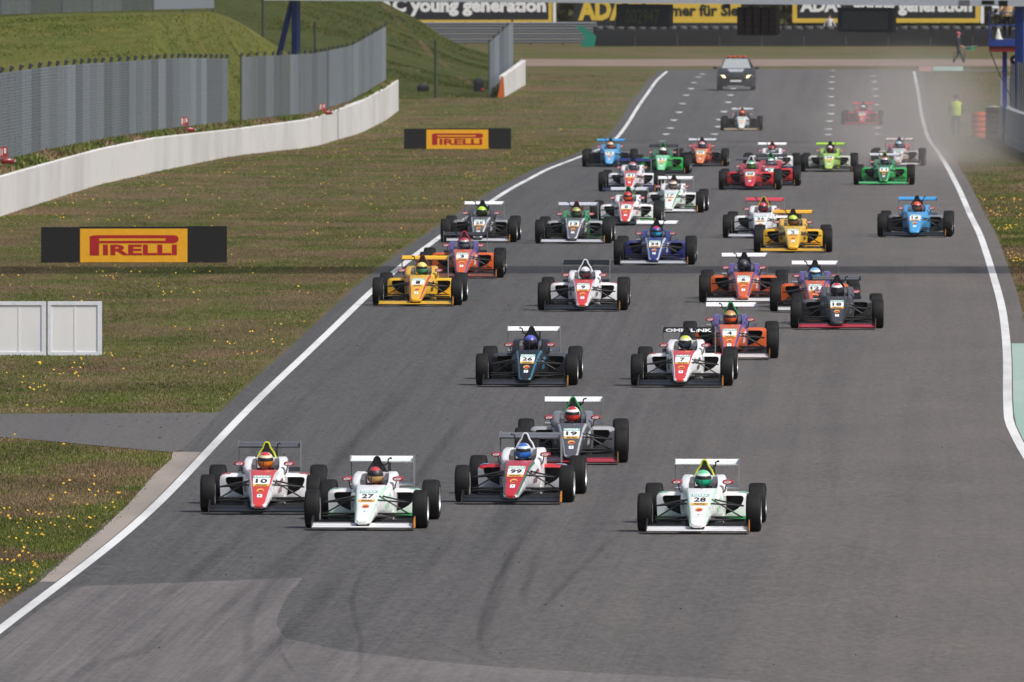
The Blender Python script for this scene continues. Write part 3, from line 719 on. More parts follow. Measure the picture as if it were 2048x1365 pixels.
pe = person(p, R(70), {'stride': .34, 'larm': (-.2,-.36,.95), 'lelb': (-.27,-.05,1.08), 'rarm': (.26,.2,.9)}, '#2b2f38', '#333c4a', 'person in dark clothes and red cap walking past the gravel with a green flag', cap='#b5606a')
fe = empty('flag', p, 'green flag carried by the person walking past the gravel', 'flag', None, (0,0,R(70)))
put('staff', MB().tube([(-.2,-.2,.9),(-.2,-1.1,1.02)], .015, 6), SILVER, fe)
put('cloth', MB().loft([[(-.2,-.45-.1*k, 1.0 + .012*k - .04), (-.2 + .05*math.sin(k*1.3), -.45-.1*k, .78 + .02*math.sin(k))] for k in range(6)], (False, False), 0, False), plain('#3f9c7c', .8), fe)
person(gnd(1912, 276), R(180), {'larm': (-.26,-.06,.86), 'rarm': (.26,-.06,.86), 'lean': .05}, '#3a3d42', '#3b3d42', 'person in a yellow safety vest standing on the grass by the white line', vest='#c9e04a')
q = at(1659, 62, 1050); q.z = zg(1050) - .05
person(q, 0, {}, '#c6c6c8', '#b5b5b8', 'person in pale clothes standing behind the long tyre wall')
def platform():
    zf = at(2012, 79, 686).z; c = at(2012, 90, 686); g = zg(686); BL = plain('#26408c', .5); RD = plain('#7c2226', .5)
    e = empty('camera_platform', (c.x, 686, g), 'blue raised camera platform with red base above the grey wall', 'platform'); h = zf - g
    put('deck', MB().box(-.68, .8, -.5, .6, h-.26, h), BL, e); put('base_box', MB().box(-.66, .38, -.45, .5, h-.49, h-.263), RD, e)
    put('mast', MB().box(-.14, .04, -.08, .1, -.2, h-.492), BL, e)
    for x, y in ((-.65,-.47),(-.65,.55),(.76,-.47),(.76,.55)): put('rail_post', MB().tube([(x,y,h),(x,y,h+1.05)], .02, 6), BL, e)
    for z in (.55, 1.05): put('rail', MB().tube([(.76,-.47,h+z),(-.65,-.47,h+z),(-.65,.55,h+z),(.76,.55,h+z)], .018, 6), BL, e)
    b = MB().lathe_x([(-.05,.05),(-.05,.17),(0,.19),(.05,.17),(.05,.05)], 18); o = put('wheel', b, TYRE, e, (.33,-.3,h-.8), (0,0,R(80)))
    put('cable', MB().tube([(-.66,-.4,h-.4),(-.3,-.5,h-1.3),(.1,-.6,h-2.1),(.35,-.65,h-2.6)], .022, 5), BLACK, e)
    tag(put('traffic_cone', MB().lathe_z([(.2,0),(.2,.03),(.15,.035),(.03,.42),(.02,.43)], 14), plain('#d8d6cc', .6), None, (c.x-.31, 686-.25, zf)), 'small white cone standing on the camera platform', 'cone')
    person(Vector((c.x+.05, 686.1, zf)), R(15), {'larm': (-.22,-.4,1.25), 'lelb': (-.3,-.1,1.1), 'rarm': (.16,-.42,1.3), 'relb': (.3,-.12,1.12), 'lean': .04}, '#c9a97c', '#1b1d24', 'camera operator in a tan jacket standing on the raised platform', vest='#cdb083')
    e2 = empty('television_camera', (c.x-.42, 685.75, zf), 'white covered television camera on a pedestal on the platform', 'camera')
    put('pedestal', MB().tube([(0,0,0),(0,0,1.05)], .04, 8).box(-.15,.15,-.15,.15,0,.04), BLACK, e2)
    put('camera_body', MB().loft([[(-.13,-.3,1.0),(.13,-.3,1.0),(.13,-.3,1.25),(-.13,-.3,1.25)],[(-.15,.1,.95),(.15,.1,.95),(.15,.1,1.33),(-.15,.1,1.33)],[(-.12,.35,1.0),(.12,.35,1.0),(.12,.35,1.28),(-.12,.35,1.28)]]), cloth('#c4c6cc'), e2)
    b = MB().lathe_x([(-.2,.06),(-.2,.08),(0,.07),(.05,.07)], 12); put('lens', b, BLACK, e2, (0,-.3,1.13), (0,0,R(90)))
platform()
#CARS
# ================================================================== RACING CARS (nose towards -Y, origin under the front axle)
def zt(y): return .18 + .24615 * (y + .8)
def ring_body(y, wt, c, wm, zm, wb, zt_, zb):
    h = [(wt*.5, zt_), (wt, zt_), (wt + c*.6, zt_ - c*.35), (wt + c, zt_ - c*1.1), ((wt+c+wm)/2 + .006, (zt_ - c*1.1 + zm)/2), (wm, zm), ((wm+wb)/2+.012, (zm+zb)/2), (wb, zb + .015), (wb - .02, zb)]
    return [(x, y, z) for x, z in h] + [(-x, y, z) for x, z in h[::-1]]
def nose_mesh():
    S = [(-.9,.05,.015,.07,.118,.05,.14,.098), (-.885,.072,.018,.092,.124,.07,.153,.09), (-.85,.085,.02,.106,.13,.085,.1665,.088), (-.8,.09,.02,.112,.14,.092,zt(-.8),.088),
         (-.3,.112,.024,.15,.21,.115,zt(-.3),.125), (.1,.14,.026,.19,.27,.15,zt(.1),.145), (.5,.165,.028,.235,.33,.2,.5,.13), (.78,.182,.03,.27,.38,.24,.538,.1), (1.0,.198,.03,.295,.42,.275,.56,.08), (1.06,.2,.03,.3,.43,.28,.563,.075)]
    def m(i, j):
        if j in (0, 16, 17): return 1
        if j in (1, 2, 14, 15): return 2
        return 0
    b = MB(); b.loft([ring_body(*s) for s in S], (True, True), m); return b.mesh('monocoque', 3, 50)
def surround_mesh():
    b = MB()
    for sx in (-1, 1):
        rings = []
        for y, xo, xi, z in [(1.0,.225,.19,.56),(1.12,.27,.2,.574),(1.3,.3,.205,.60),(1.5,.312,.2,.64),(1.7,.315,.19,.685),(1.9,.312,.18,.705),(2.1,.308,.16,.712)]:
            rings.append([(sx*x, y, zz) for x, zz in [(xo-.01,.08),(xo+.015,.3),(xo+.006,z-.06),(xo-.006,z-.02),(xo-.03,z),(xi+.012,z-.002),(xi,z-.02),(xi-.01,.2),(xi-.01,.08)]])
        b.loft(rings)
    b.box(-.3,.3,1.05,2.1,.06,.18); b.box(-.28,.28,2.04,2.1,.18,.70)
    return b.mesh('cockpit_surround', 1, 45)
def cover_mesh():
    def rg(y, h, t, z0, n=20):
        o = []
        for k in range(n):
            a = 2*math.pi*k/n; cx, sz = math.cos(a), math.sin(a); e = .55
            o.append((h*math.copysign(abs(cx)**e, cx), y, (t+z0)/2 + (t-z0)/2*math.copysign(abs(sz)**e, sz)))
        return o
    b = MB(); b.loft([rg(2.09,.305,.708,.08), rg(2.35,.3,.675,.09), rg(2.65,.24,.58,.1), rg(3.0,.17,.46,.14), rg(3.35,.1,.36,.2)])
    return b.mesh('engine_cover', 1, 50)
def airbox_ring(y, b0, z0, t, z1): 
    h = [(0, z1), (t*.6, z1-.006), (t, z1-.025), (t+.018, z1-.08), (t*.4+b0*.6, (z0+z1)/2-.02), (b0, z0)]
    return [(x, y, z) for x, z in h] + [(-x, y, z) for x, z in h[:0:-1]]
def airbox_mesh():
    b = MB(); b.loft([airbox_ring(2.13,.15,.63,.036,.918), airbox_ring(2.3,.15,.61,.036,.91), airbox_ring(2.6,.12,.55,.03,.85), airbox_ring(3.0,.07,.44,.02,.7), airbox_ring(3.35,.03,.34,.012,.52)])
    return b.mesh('airbox', 1, 50)
def intake_mesh():
    b = MB(); b.loft([airbox_ring(2.115,.138,.64,.028,.905), airbox_ring(2.131,.138,.64,.028,.905)]); return b.mesh('air_intake', 1)
def rim_mesh():
    r = airbox_ring(2.12,.15,.66,.036,.92); pts = r[6:] + r[:6]; pts = [pts[i] for i in range(len(pts))]
    ps = [(-.15,2.12,.66)] + [(-x, y, z) for x, y, z in r[4:0:-1]] + r[0:5] + [(.15,2.12,.66)]
    return MB().tube(ps, .013, 6).mesh('airbox_rim', 1, 60)
def pod_mesh(sx):
    outer = [(.24,.485),(.45,.487),(.58,.485),(.63,.47),(.655,.435),(.66,.37),(.655,.25),(.65,.16),(.62,.115),(.5,.1),(.35,.1),(.24,.1)]
    inner = [(.262,.44),(.42,.44),(.53,.44),(.565,.43),(.575,.405),(.57,.37),(.54,.30),(.49,.25),(.43,.215),(.37,.19),(.31,.165),(.262,.15)]
    P = lambda ps, y, k=1, dz=0: [(sx*(.24 + (x-.24)*k), y, z + dz) for x, z in ps]
    b = MB(); n = len(outer)
    b.loft([P(inner, 1.82), P(inner, 1.555), P(inner, 1.535), P(outer, 1.56), P(outer, 1.62), P(outer, 2.1, .99, -.01), [(sx*(.2+(x-.24)*.8), 2.5, .1+(z-.1)*.75) for x, z in outer], [(sx*(.12+(x-.24)*.45), 2.95, .1+(z-.1)*.45) for x, z in outer]],
           (True, True), lambda i, j: 1 if i == 0 else (2 if i >= 2 and j <= 3 else 0))
    return b.mesh('sidepod', 3, 40)
def wing_plane(x0, x1, y0, z0, chord, ang, th=.018, n=10, m=0, camber=.02):
    up = []; lo = []
    for k in range(n + 1):
        t = k / n; yc = t * chord; zc = -camber*math.sin(t*math.pi); h = th*(1.4*math.sqrt(max(t,0))*(1-t)+.12)
        up.append((yc, zc+h)); lo.append((yc, zc-h))
    prof = up + lo[::-1]; ca, sa = math.cos(ang), math.sin(ang)
    return MB().loft([[(x, y0 + y*ca - z*sa, z0 + y*sa + z*ca) for y, z in prof] for x in (x0, x1)], (True, True), m)
def wheel_meshes(w_, Rr, Ri):
    h = w_/2; prof = [(-h*.86,Ri),(-h*.98,Ri+.02),(-h,Ri+.045),(-h*1.0,Rr-.055),(-h*.95,Rr-.022),(-h*.82,Rr-.005),(-h*.6,Rr),(0,Rr+.002),(h*.6,Rr),(h*.82,Rr-.005),(h*.95,Rr-.022),(h,Rr-.055),(h,Ri+.045),(h*.98,Ri+.02),(h*.86,Ri)]
    t = MB().lathe_x(prof, 40).mesh('tyre', 1, 60)
    b = MB().lathe_x([(-h*.86,Ri-.012),(-h*.92,Ri+.006),(-h*.8,Ri+.004),(-h*.5,Ri-.02),(h*.5,Ri-.02),(h*.8,Ri+.004),(h*.97,Ri+.008),(h*.97,Ri-.004),(h*.8,Ri-.014),(h*.55,Ri-.03),(h*.5,.06),(h*.62,.05),(h*.62,.001)], 32)
    for s in (-1,): b.lathe_x([(-h*.6,Ri-.03),(-h*.62,.02)], 24)
    for k in range(8):
        a = 2*math.pi*k/8; ca, sa = math.cos(a), math.sin(a)
        P = lambda r, o, x: (x, r*sa + o*ca, r*ca - o*sa)
        b.loft([[P(.05,-.02,h*.5),P(.05,.02,h*.5),P(.05,.02,h*.7),P(.05,-.02,h*.7)],[P(Ri-.02,-.014,h*.6),P(Ri-.02,.014,h*.6),P(Ri-.02,.014,h*.86),P(Ri-.02,-.014,h*.86)]])
    hub = MB().lathe_x([(-h*.95,.001),(-h*.95,.05),(-h*.7,.12),(h*.2,.12),(h*.2,.03),(h*.7,.028),(h*.72,.001)], 18)
    return t, b.mesh('rim', 1, 35), hub.mesh('hub', 1, 35)
PM = {}
PM['nose'] = nose_mesh(); PM['surround'] = surround_mesh(); PM['cover'] = cover_mesh(); PM['airbox'] = airbox_mesh(); PM['intake'] = intake_mesh(); PM['rimtube'] = rim_mesh()
PM['pod'] = {s: pod_mesh(s) for s in (-1, 1)}
def flank_mesh(sx):
    S = {.2: (.1475,.0265,.2,.285,.16,.426,.142), .5: (.165,.028,.235,.33,.2,.5,.13), .78: (.182,.03,.27,.38,.24,.538,.1), .95: (.194,.03,.289,.411,.267,.555,.085)}
    b = MB()
    for k0, k1, ya, yb in ((3, 4, .2, .5), (4, 5, .5, .95), (5, 6, .5, .78)):
        ys = [y for y in S if ya <= y <= yb]; rings = []
        for y in ys:
            h = ring_body(y, *S[y]); p, q = Vector(h[k0]), Vector(h[k1])
            rings.append([((p.lerp(q, t).x + .005) * sx, y, p.lerp(q, t).z) for t in (.15, .5, .85)])
        b.loft(rings, (False, False), 0, False)
    return b.mesh('flank_marking', 1, 60)
PM['flank'] = {s: flank_mesh(s) for s in (-1, 1)}
def tip_mesh(sx):
    o = [(.5,.491),(.58,.489),(.634,.474),(.659,.437),(.664,.385)]
    return MB().loft([[(sx*x, y, z + dz) for x, z in o] for y, dz in ((1.552,-.002),(1.57,.001),(1.68,.001),(1.78,.0))], (False, False), 0, False).mesh('sidepod_tip', 1, 60)
PM['tip'] = {s: tip_mesh(s) for s in (-1, 1)}
PM['fwheel'] = wheel_meshes(.215, .27, .168); PM['rwheel'] = wheel_meshes(.25, .283, .168)
PM['fwing'] = wing_plane(-.71,.71,-.95,.052,.36,R(7),.026).mesh('front_wing_plane', 1, 50)
PM['flap'] = {s: wing_plane(min(s*.16,s*.7),max(s*.16,s*.7),-.64,.092,.14,R(10),.01).mesh('front_flap', 1, 50) for s in (-1,1)}
PM['fplate'] = MB().loft([[(x,-.99,.028),(x,-.42,.028),(x,-.42,.2),(x,-.7,.2),(x,-.93,.12)] for x in (-.006,.006)]).mesh('end_plate', 1)
PM['fsticker'] = MB().loft([[(x,-.86,.035),(x,-.5,.035),(x,-.5,.185),(x,-.72,.185),(x,-.86,.13)] for x in (-.0085,.0085)]).mesh('end_plate_sticker', 1)
PM['rwing'] = wing_plane(-.45,.45,3.1,.815,.22,R(7),.022).mesh('rear_wing_plane', 1, 50)
PM['rflap'] = wing_plane(-.45,.45,3.31,.845,.12,R(15),.012).mesh('rear_wing_flap', 1, 50)
PM['beam'] = wing_plane(-.45,.45,3.15,.475,.22,R(6),.02).mesh('beam_wing', 1, 50)
PM['rplate'] = MB().loft([[(x,3.06,.74),(x,3.1,.44),(x,3.44,.44),(x,3.46,.893),(x,3.08,.893)] for x in (-.003,.003)]).mesh('rear_end_plate', 1)
PM['wpylon'] = MB().box(-.012,.012,3.1,3.4,.3,.79).mesh('wing_pylon', 1)
PM['floor'] = MB().loft([[(x*k,y,z) for x,y,z in [(-.3,1.0,.035),(-.66,1.5,.035),(-.67,2.45,.035),(-.4,3.1,.05),(.4,3.1,.05),(.67,2.45,.035),(.66,1.5,.035),(.3,1.0,.035)]] for k in (1,)] + [[(x,y,.07) for x,y in [(-.3,1.0),(-.66,1.5),(-.67,2.45),(-.4,3.1),(.4,3.1),(.67,2.45),(.66,1.5),(.3,1.0)]]]).mesh('floor_tray', 1)
PM['accent'] = {s: MB().loft([[(s*.27,1.3,z) ,(s*.655,1.47,z),(s*.655,1.55,z),(s*.27,1.5,z)] for z in (.115,.15)]).mesh('sidepod_sill', 1) for s in (-1,1)}
PM['keel'] = MB().loft([[(-.085,-.86,.05),(.085,-.86,.05),(.085,-.6,.05),(-.085,-.6,.05)],[(-.095,-.86,.105),(.095,-.86,.105),(.1,-.6,.13),(-.1,-.6,.13)]]).mesh('wing_mount', 1)
PM['splitter'] = MB().loft([[(-.2,.2,z),(.2,.2,z),(.3,1.05,z),(-.3,1.05,z)] for z in (.03,.1)]).mesh('lower_tray', 1)
PM['pad'] = {s: MB().loft([[(s*x, y, z) for x, z in [(.125,.52),(.192,.52),(.19,zz),(.135,zz-.01)]] for y, zz in [(1.5,.62),(1.75,.68),(2.04,.695)]]).mesh('headrest_pad', 1) for s in (-1,1)}
PM['mirror'] = {s: MB().loft([[(s*.36 + .078*math.cos(t)*k, y, .645 + .034*math.copysign(abs(math.sin(t))**.6, math.sin(t))*k) for t in np.linspace(0, 2*math.pi, 16, False)] for y, k in [(1.15,.8),(1.17,1),(1.25,1),(1.262,.9)]]).mesh('mirror', 1, 50) for s in (-1,1)}
PM['mmark'] = {s: MB().loft([[(s*.36 + .05*math.cos(t)*k + .01*math.sin(t), 1.146, .645 + .018*math.sin(t)*k) for t in np.linspace(0, 2*math.pi, 14, False)] for k in (1,.62)], (False, False)).add([(s*.36-.02,1.146,.64),(s*.36+.05,1.146,.643),(s*.36+.055,1.146,.65),(s*.36-.015,1.146,.648)], [(0,1,2,3)]).mesh('mirror_mark', 1) for s in (-1,1)}
PM['mstalk'] = {s: MB().tube([(s*.34,1.2,.62),(s*.32,1.2,.52),(s*.28,1.2,.49)], .009, 5).mesh('mirror_stalk', 1) for s in (-1,1)}
PM['hook'] = {s: MB().tube([(s*.05,2.2,.80),(s*.12,2.17,.80),(s*.155,2.15,.83),(s*.16,2.14,.885),(s*.19,2.13,.9)], .012, 6).ball((s*.195,2.13,.9), .02, 8).mesh('onboard_camera', 1) for s in (-1,1)}
PM['aerial'] = MB().tube([(0,.98,.55),(0,1.0,.70)], .006, 5).mesh('aerial', 1)
PM['gearbox'] = MB().loft([[(-.12,2.9,.12),(.12,2.9,.12),(.12,2.9,.4),(-.12,2.9,.4)],[(-.07,3.4,.17),(.07,3.4,.17),(.07,3.4,.33),(-.07,3.4,.33)]]).mesh('gearbox', 1)
PM['wheelst'] = MB().tube([(.11*math.cos(t), 1.22+.03*math.sin(t), .44+.07*math.sin(t)) for t in np.linspace(0, 2*math.pi, 17)], .014, 6).box(-.1,.1,1.21,1.235,.42,.46).mesh('steering_wheel', 1)
FARM = [((.17,-.15,.40),(.62,0,.36)), ((.2,.42,.43),(.62,.02,.36)), ((.14,-.28,.17),(.63,0,.165)), ((.2,.45,.17),(.63,.02,.165)), ((.17,.08,.45),(.6,.0,.2)), ((.15,-.12,.21),(.62,-.1,.21))]
RARM = [((.14,2.5,.4),(.58,2.75,.39)), ((.12,2.95,.36),(.58,2.76,.39)), ((.13,2.5,.17),(.6,2.75,.165)), ((.1,3.0,.17),(.6,2.76,.165)), ((.15,2.6,.45),(.58,2.75,.2))]
def armm(p, q, s): return MB().tube([(s*p[0],p[1],p[2]),(s*q[0],q[1],q[2])], [.013,.011], 6).mesh('suspension_arm', 1)
PM['arms'] = [armm(p, q, s) for s in (-1, 1) for p, q in FARM + RARM]
ZS = lambda y, dz: zt(y) + dz
def decal(y0, y1, w0, w1, dz): return MB().add([(-w0,y0,ZS(y0,dz)),(w0,y0,ZS(y0,dz)),(w1,y1,ZS(y1,dz)),(-w1,y1,ZS(y1,dz))], [(0,1,2,3)])
PM['plate'] = decal(-.04,.5,.118,.128,.004).mesh('number_plate', 1); PM['band'] = decal(.37,.5,.1255,.128,.006).mesh('teal_band', 1); PM['ybar'] = decal(-.04,.075,.118,.121,.006).mesh('yellow_band', 1)
def oval(cx, cy, rx, ry, dz, n=16): 
    return MB().add([(cx+rx*math.cos(t), cy+ry*math.sin(t), ZS(cy+ry*math.sin(t), dz)) for t in np.linspace(0, 2*math.pi, n, False)], [tuple(range(n))])
PM['emb'] = oval(0,-.245,.055,.1,.004).mesh('emblem', 1); PM['emb2'] = oval(.006,-.27,.044,.055,.006).mesh('emblem_mark', 1)
PM['badge'] = decal(-.585,-.43,.036,.036,.004).mesh('badge', 1); PM['badge2'] = oval(.0,-.5,.016,.035,.006,10).mesh('badge_mark', 1)
PM['tipmark'] = decal(-.74,-.69,.04,.04,.004).mesh('nose_mark', 1)
def helmet_meshes():
    def pt(th, ph, k=1.0):
        x = .119*math.sin(th)*math.sin(ph); yy = -.14*math.sin(th)*math.cos(ph); z = .126*math.cos(th)
        if z < 0: yy = yy - (.02*min(1, -z/.08) if math.cos(ph) > 0 else -.02*min(1,-z/.08)) * abs(math.cos(ph)); 
        if z < -.085: x *= .93; yy *= .95
        return (x*k, yy*k, max(z, -.115)*k)
    b = MB(); n = 28; rows = np.linspace(.02, 2.72, 18)
    b.loft([[pt(t, 2*math.pi*j/n) for j in range(n)] for t in rows], (True, True), lambda i, j: 1 if i < 5 and (j < 5 or j > 22 or i < 2) else (2 if 7 <= i <= 12 and (j < 6 or j > 21) else 0))
    v = MB(); th = np.linspace(math.acos(.004/.126), math.acos(-.086/.126), 6); phs = np.linspace(-1.25, 1.25, 17)
    v.loft([[pt(t, p, 1.03) for p in phs] for t in th], (False, False), 0, False)
    return b.mesh('helmet', 3, 60), v.mesh('visor', 1, 60, False)
PM['helmet'], PM['visor'] = helmet_meshes()
def driver_mesh():
    J = {'pel': ((0,1.98,.24), (.15,.1)), 'wa': ((0,1.95,.34), (.13,.1)), 'ch': ((0,1.88,.45), (.15,.1)), 'nk': ((0,1.8,.54), .055), 'hd': ((0,1.755,.62), (.07,.08)), 'cr': ((0,1.745,.70), (.06,.07))}
    E = [('pel','wa'),('wa','ch'),('ch','nk'),('nk','hd'),('hd','cr')]
    for s, k in ((-1,'l'),(1,'r')):
        J.update({'s'+k: ((s*.15,1.84,.5), .055), 'e'+k: ((s*.16,1.55,.36), .042), 'w'+k: ((s*.11,1.3,.43), .028), 'h'+k: ((s*.08,1.9,.24), .085), 'n'+k: ((s*.1,1.35,.3), .06), 'a'+k: ((s*.08,.85,.27), .042), 't'+k: ((s*.08,.78,.36), .035)})
        E += [('ch','s'+k),('s'+k,'e'+k),('e'+k,'w'+k),('pel','h'+k),('h'+k,'n'+k),('n'+k,'a'+k),('a'+k,'t'+k)]
        fingers(J, E, k, J['w'+k][0], (0,-1,.15), 'w'+k)
    return skin_body(J, E, 'body')
PM['driver'] = driver_mesh()
for m_ in ('driver',):
    PM[m_].materials.clear(); PM[m_].materials.append(None)
MIRR = paint('#b3202c'); TEAL = plain('#7fb8a8', .5); YBAR = plain('#e8b04c', .5); INK = plain((.02,.02,.02), .6); WH = plain(WHITE, .5); ORG = plain('#d98a1c', .6); RIMM = plain((.6,.6,.61), .4, .4)
UPS = math.atan(.24615)
PODTOP = {'99': '#c62a34', '19': '#a9abb0', '25': '#8d8f93', '13': '#a8aab0', '16': '#77797d', '26': '#3a3f48', '31': '#ececf0', '34': '#343e78', '50': '#55565a', '15': '#55565a', '18': '#55565a'}  # light grey tops of the lime-helmet and green-sided black cars paint in reflection
FLANK = {'10': '#7a2a30', '99': '#6a2a34', '7': '#3a3b40', '9': '#55565c', '8': '#c84038', '27': '#a9d8b8', '28': '#a9d8b8', '31': '#b02a34', '4': '#e6e2e6', '6': '#e6e2e6', '12': '#e6e2e6', '3': '#e6e2e6', '1': '#1c1d20', '2': '#2a2614', '18': '#6a6b70'}
TIPS = {'10': '#d63a32', '7': '#d63a32', '9': '#d63a32', '8': '#d63a32', '99': '#7fb0d8', '27': '#8fd4a8', '28': '#8fd4a8'}
def racing_car(num, cx, Y, shift, hk, body, nose, edge, pod, surr, rim, fw, rw, acc, hm, ht, vis, label, dlabel, rwt=None, suit=None):
    p = gnd(cx, Y); s = F / p.y; yaw = -(shift / (s * 2.75) + (cx - 1024) / F); near = s > 78
    rot = (math.atan(sl(p.y + 1.3)), 0, yaw); loc = p + Vector((0, 0, .012))
    e = empty('racing_car', loc, label, 'racing car', 'single-seater racing cars on the straight', rot)
    B, NO, ED, PO, SU, RI, FW, RW, AC = [paint(c) for c in (body, nose, edge, pod, surr, rim, fw, rw, acc)]
    A = lambda n, me, m, par=e, l=(0,0,0), r=(0,0,0): put(n, me, m, par, l, r)
    mono = A('monocoque', PM['nose'], [B, NO, ED]); A('cockpit_surround', PM['surround'], SU); A('engine_cover', PM['cover'], SU)
    ab = A('airbox', PM['airbox'], SU); A('air_intake', PM['intake'], BLACK, ab); A('airbox_rim', PM['rimtube'], RI, ab)
    for k in (-1, 1):
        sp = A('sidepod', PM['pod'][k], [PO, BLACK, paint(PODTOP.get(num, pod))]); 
        if num in TIPS: A('sidepod_tip', PM['tip'][k], paint(TIPS[num]), sp)
        A('flank_marking', PM['flank'][k], paint(FLANK.get(num, edge)), mono)
        A('sidepod_sill', PM['accent'][k], AC); A('headrest_pad', PM['pad'][k], plain((.1,.1,.11), .8))
        mi = A('mirror', PM['mirror'][k], MIRR); A('mirror_mark', PM['mmark'][k], WH, mi); A('mirror_stalk', PM['mstalk'][k], CARBON, mi)
        A('front_flap', PM['flap'][k], CARBON); pl = A('front_end_plate', PM['fplate'], CARBON, e, (k*.715,0,0))
        if k == 1: A('end_plate_sticker', PM['fsticker'], ORG, pl)
        A('rear_end_plate', PM['rplate'], plain((.2,.2,.21), .5), e, (k*.455,0,0)); A('wing_pylon', PM['wpylon'], CARBON, e, (k*.1,0,0))
        for nm, yy, xx, rr in (('fwheel', 0, .765, .27), ('rwheel', 2.75, .735, .283)):
            t, ri, hu = PM[nm]; rz = 0 if k > 0 else math.pi
            wv = A('wheel', hu, CARBON, e, (k*xx, yy, rr + .002), (rnd.uniform(0, .6) * k, 0, rz))
            A('tyre', t, TYRE, wv); A('rim', ri, RIMM, wv)
    for me in PM['arms']: A('suspension_arm', me, CARBON)
    A('front_wing_plane', PM['fwing'], FW); A('wing_mount', PM['keel'], CARBON); A('lower_tray', PM['splitter'], CARBON); A('floor_tray', PM['floor'], CARBON)
    rwp = A('rear_wing_plane', PM['rwing'], RW); A('rear_wing_flap', PM['rflap'], RW); A('beam_wing', PM['beam'], RW); A('gearbox', PM['gearbox'], CARBON); A('steering_wheel', PM['wheelst'], BLACK)
    A('onboard_camera', PM['hook'][hk], BLACK); A('aerial', PM['aerial'], BLACK)
    pl = A('number_plate', PM['plate'], WH); A('teal_band', PM['band'], TEAL, pl); A('yellow_band', PM['ybar'], YBAR, pl)
    def T(body, y, wd, h, m, bold): A('lettering', text_mesh(body, wd, h, bold), m, pl, (0, y, zt(y) + .0085), (UPS, 0, 0))
    T(num, .222, .085*len(num), .215, INK, .03)
    if near: T('DEKRA', .435, .21, .09, WH, .03); T('ADAC', .017, .165, .085, INK, .035)
    em = A('emblem', PM['emb'], YBAR); A('emblem_mark', PM['emb2'], MIRR, em)
    bd = A('badge', PM['badge'], WH); A('badge_mark', PM['badge2'], plain('#4aa0a0', .5), bd)
    if rwt: A('lettering', text_mesh(rwt, .8, .06, .04), WH, rwp, (0, 3.085, .832), (R(80), 0, 0))
    d = empty('person', loc, dlabel, 'person', 'drivers seated in the racing cars', rot)
    A('body', PM['driver'], cloth(suit or '#3a3a40'), d)
    h = A('helmet', PM['helmet'], [paint(hm), paint(ht), BLACK], d, (rnd.uniform(-.008,.008), 1.74, .668), (R(6), 0, rnd.uniform(-.12,.12)))
    A('visor', PM['visor'], plain(vis, .15, 0, .6, .02), h)
W_ = WHITE; RD = '#d63a32'; OR = '#d8602a'; PU = '#5a4a8c'; BK_ = '#121316'; DG = '#37383b'; YE = '#e6b428'; GR = '#2f9e54'; NV = '#232d74'; SKY = '#4a9fd8'; LM = '#b9d32c'; LG = '#c9cbd0'; SR = '#c0242e'
racing_car('28',1399,1065,13,1, W_,W_,'#bfe6cc',W_,W_,'#d8e02c',W_,'#eef2ee','#1f9a48','#cfe6da','#5fc690','#1fb487','white racing car number 28 with a yellow airbox rim','driver in a pale green helmet with green visor in car 28')
racing_car('27',733.5,1058,27,1, W_,W_,'#bfe6cc',W_,W_,BK_,W_,'#eef2ee','#1f9a48','#3a2e34','#c23b40','#c9a36a','white racing car number 27 with a black airbox and green sills','driver in a dark and red helmet with gold visor in car 27', None, '#a02830')
racing_car('10',522,1026,15,1, W_,RD,LG,W_,W_,'#d8e02c',BK_,'#55565a',BK_,'#e6d8b4','#c83c46','#e07a26','white racing car number 10 with red nose and yellow airbox rim','driver in a cream and red helmet with orange visor in car 10', None, '#902028')
racing_car('99',1030,1006,27,-1, '#d4d6da',SR,'#2c6b4c','#b9bbc0',W_,'#e8e8e8',BK_,'#6a6b70',BK_,'#c8d6ea','#3d66b8','#2f78d8','red nosed racing car number 99 with green stripes and silver flanks','driver in a white and blue helmet with blue visor in car 99')
racing_car('19',1143,927,4,1, DG,'#4e4f53','#b4b6ba','#4c4d51','#77797d',GR,'#b32630',W_,BK_,'#ececec','#b83038','#d8402c','grey racing car number 19 with red front wing and green airbox','driver in a white helmet with red visor in car 19')
racing_car('26',1054,772,12,-1, '#0d0e10','#17181b','#2f6f88','#0f151d','#101114',BK_,'#2a2a2c',W_,BK_,'#46489c','#5a5cc0','#1a1a28','black racing car number 26 with blue edging and white rear wing','driver in a purple blue helmet in car 26')
racing_car('7',1364,773,12,1, W_,RD,W_,W_,W_,BK_,BK_,BK_,BK_,'#e4e6c8','#c8d83c','#27304a','white racing car number 7 with red nose and lettered black rear wing','driver in a white and yellow helmet with dark visor in car 7', 'OMNILINK')
racing_car('4',1459,718,3,-1, OR,OR,PU,OR,PU,GR,'#e4dcd8',W_,BK_,'#c79c5c','#b8884a','#e8642a','orange and purple racing car number 4 with a green airbox','driver in a tan helmet with orange visor in car 4')
racing_car('18',1674,658,0,1, '#2c2d30','#3a3b3e','#232325','#2a2a2c','#505155',BK_,'#b8283a','#57585b',BK_,'#e8e8e8','#c0464c','#3a3a44','dark grey racing car number 18 with a red front wing','driver in a white and red helmet with dark visor in car 18')
racing_car('12',1630,624,0,-1, OR,OR,PU,OR,PU,BK_,'#d8d8d8',W_,BK_,'#e6ecf2','#6ab4e0','#2f9cd8','orange and purple racing car number 12 close behind dark grey car 18','driver in a white and light blue helmet in car 12')
racing_car('6',1487,606,2,-1, OR,OR,PU,OR,PU,BK_,'#e8e8e8',W_,BK_,'#2b2f2f','#454b4a','#141618','orange and purple racing car number 6 with a white front wing','driver in a black helmet in car 6')
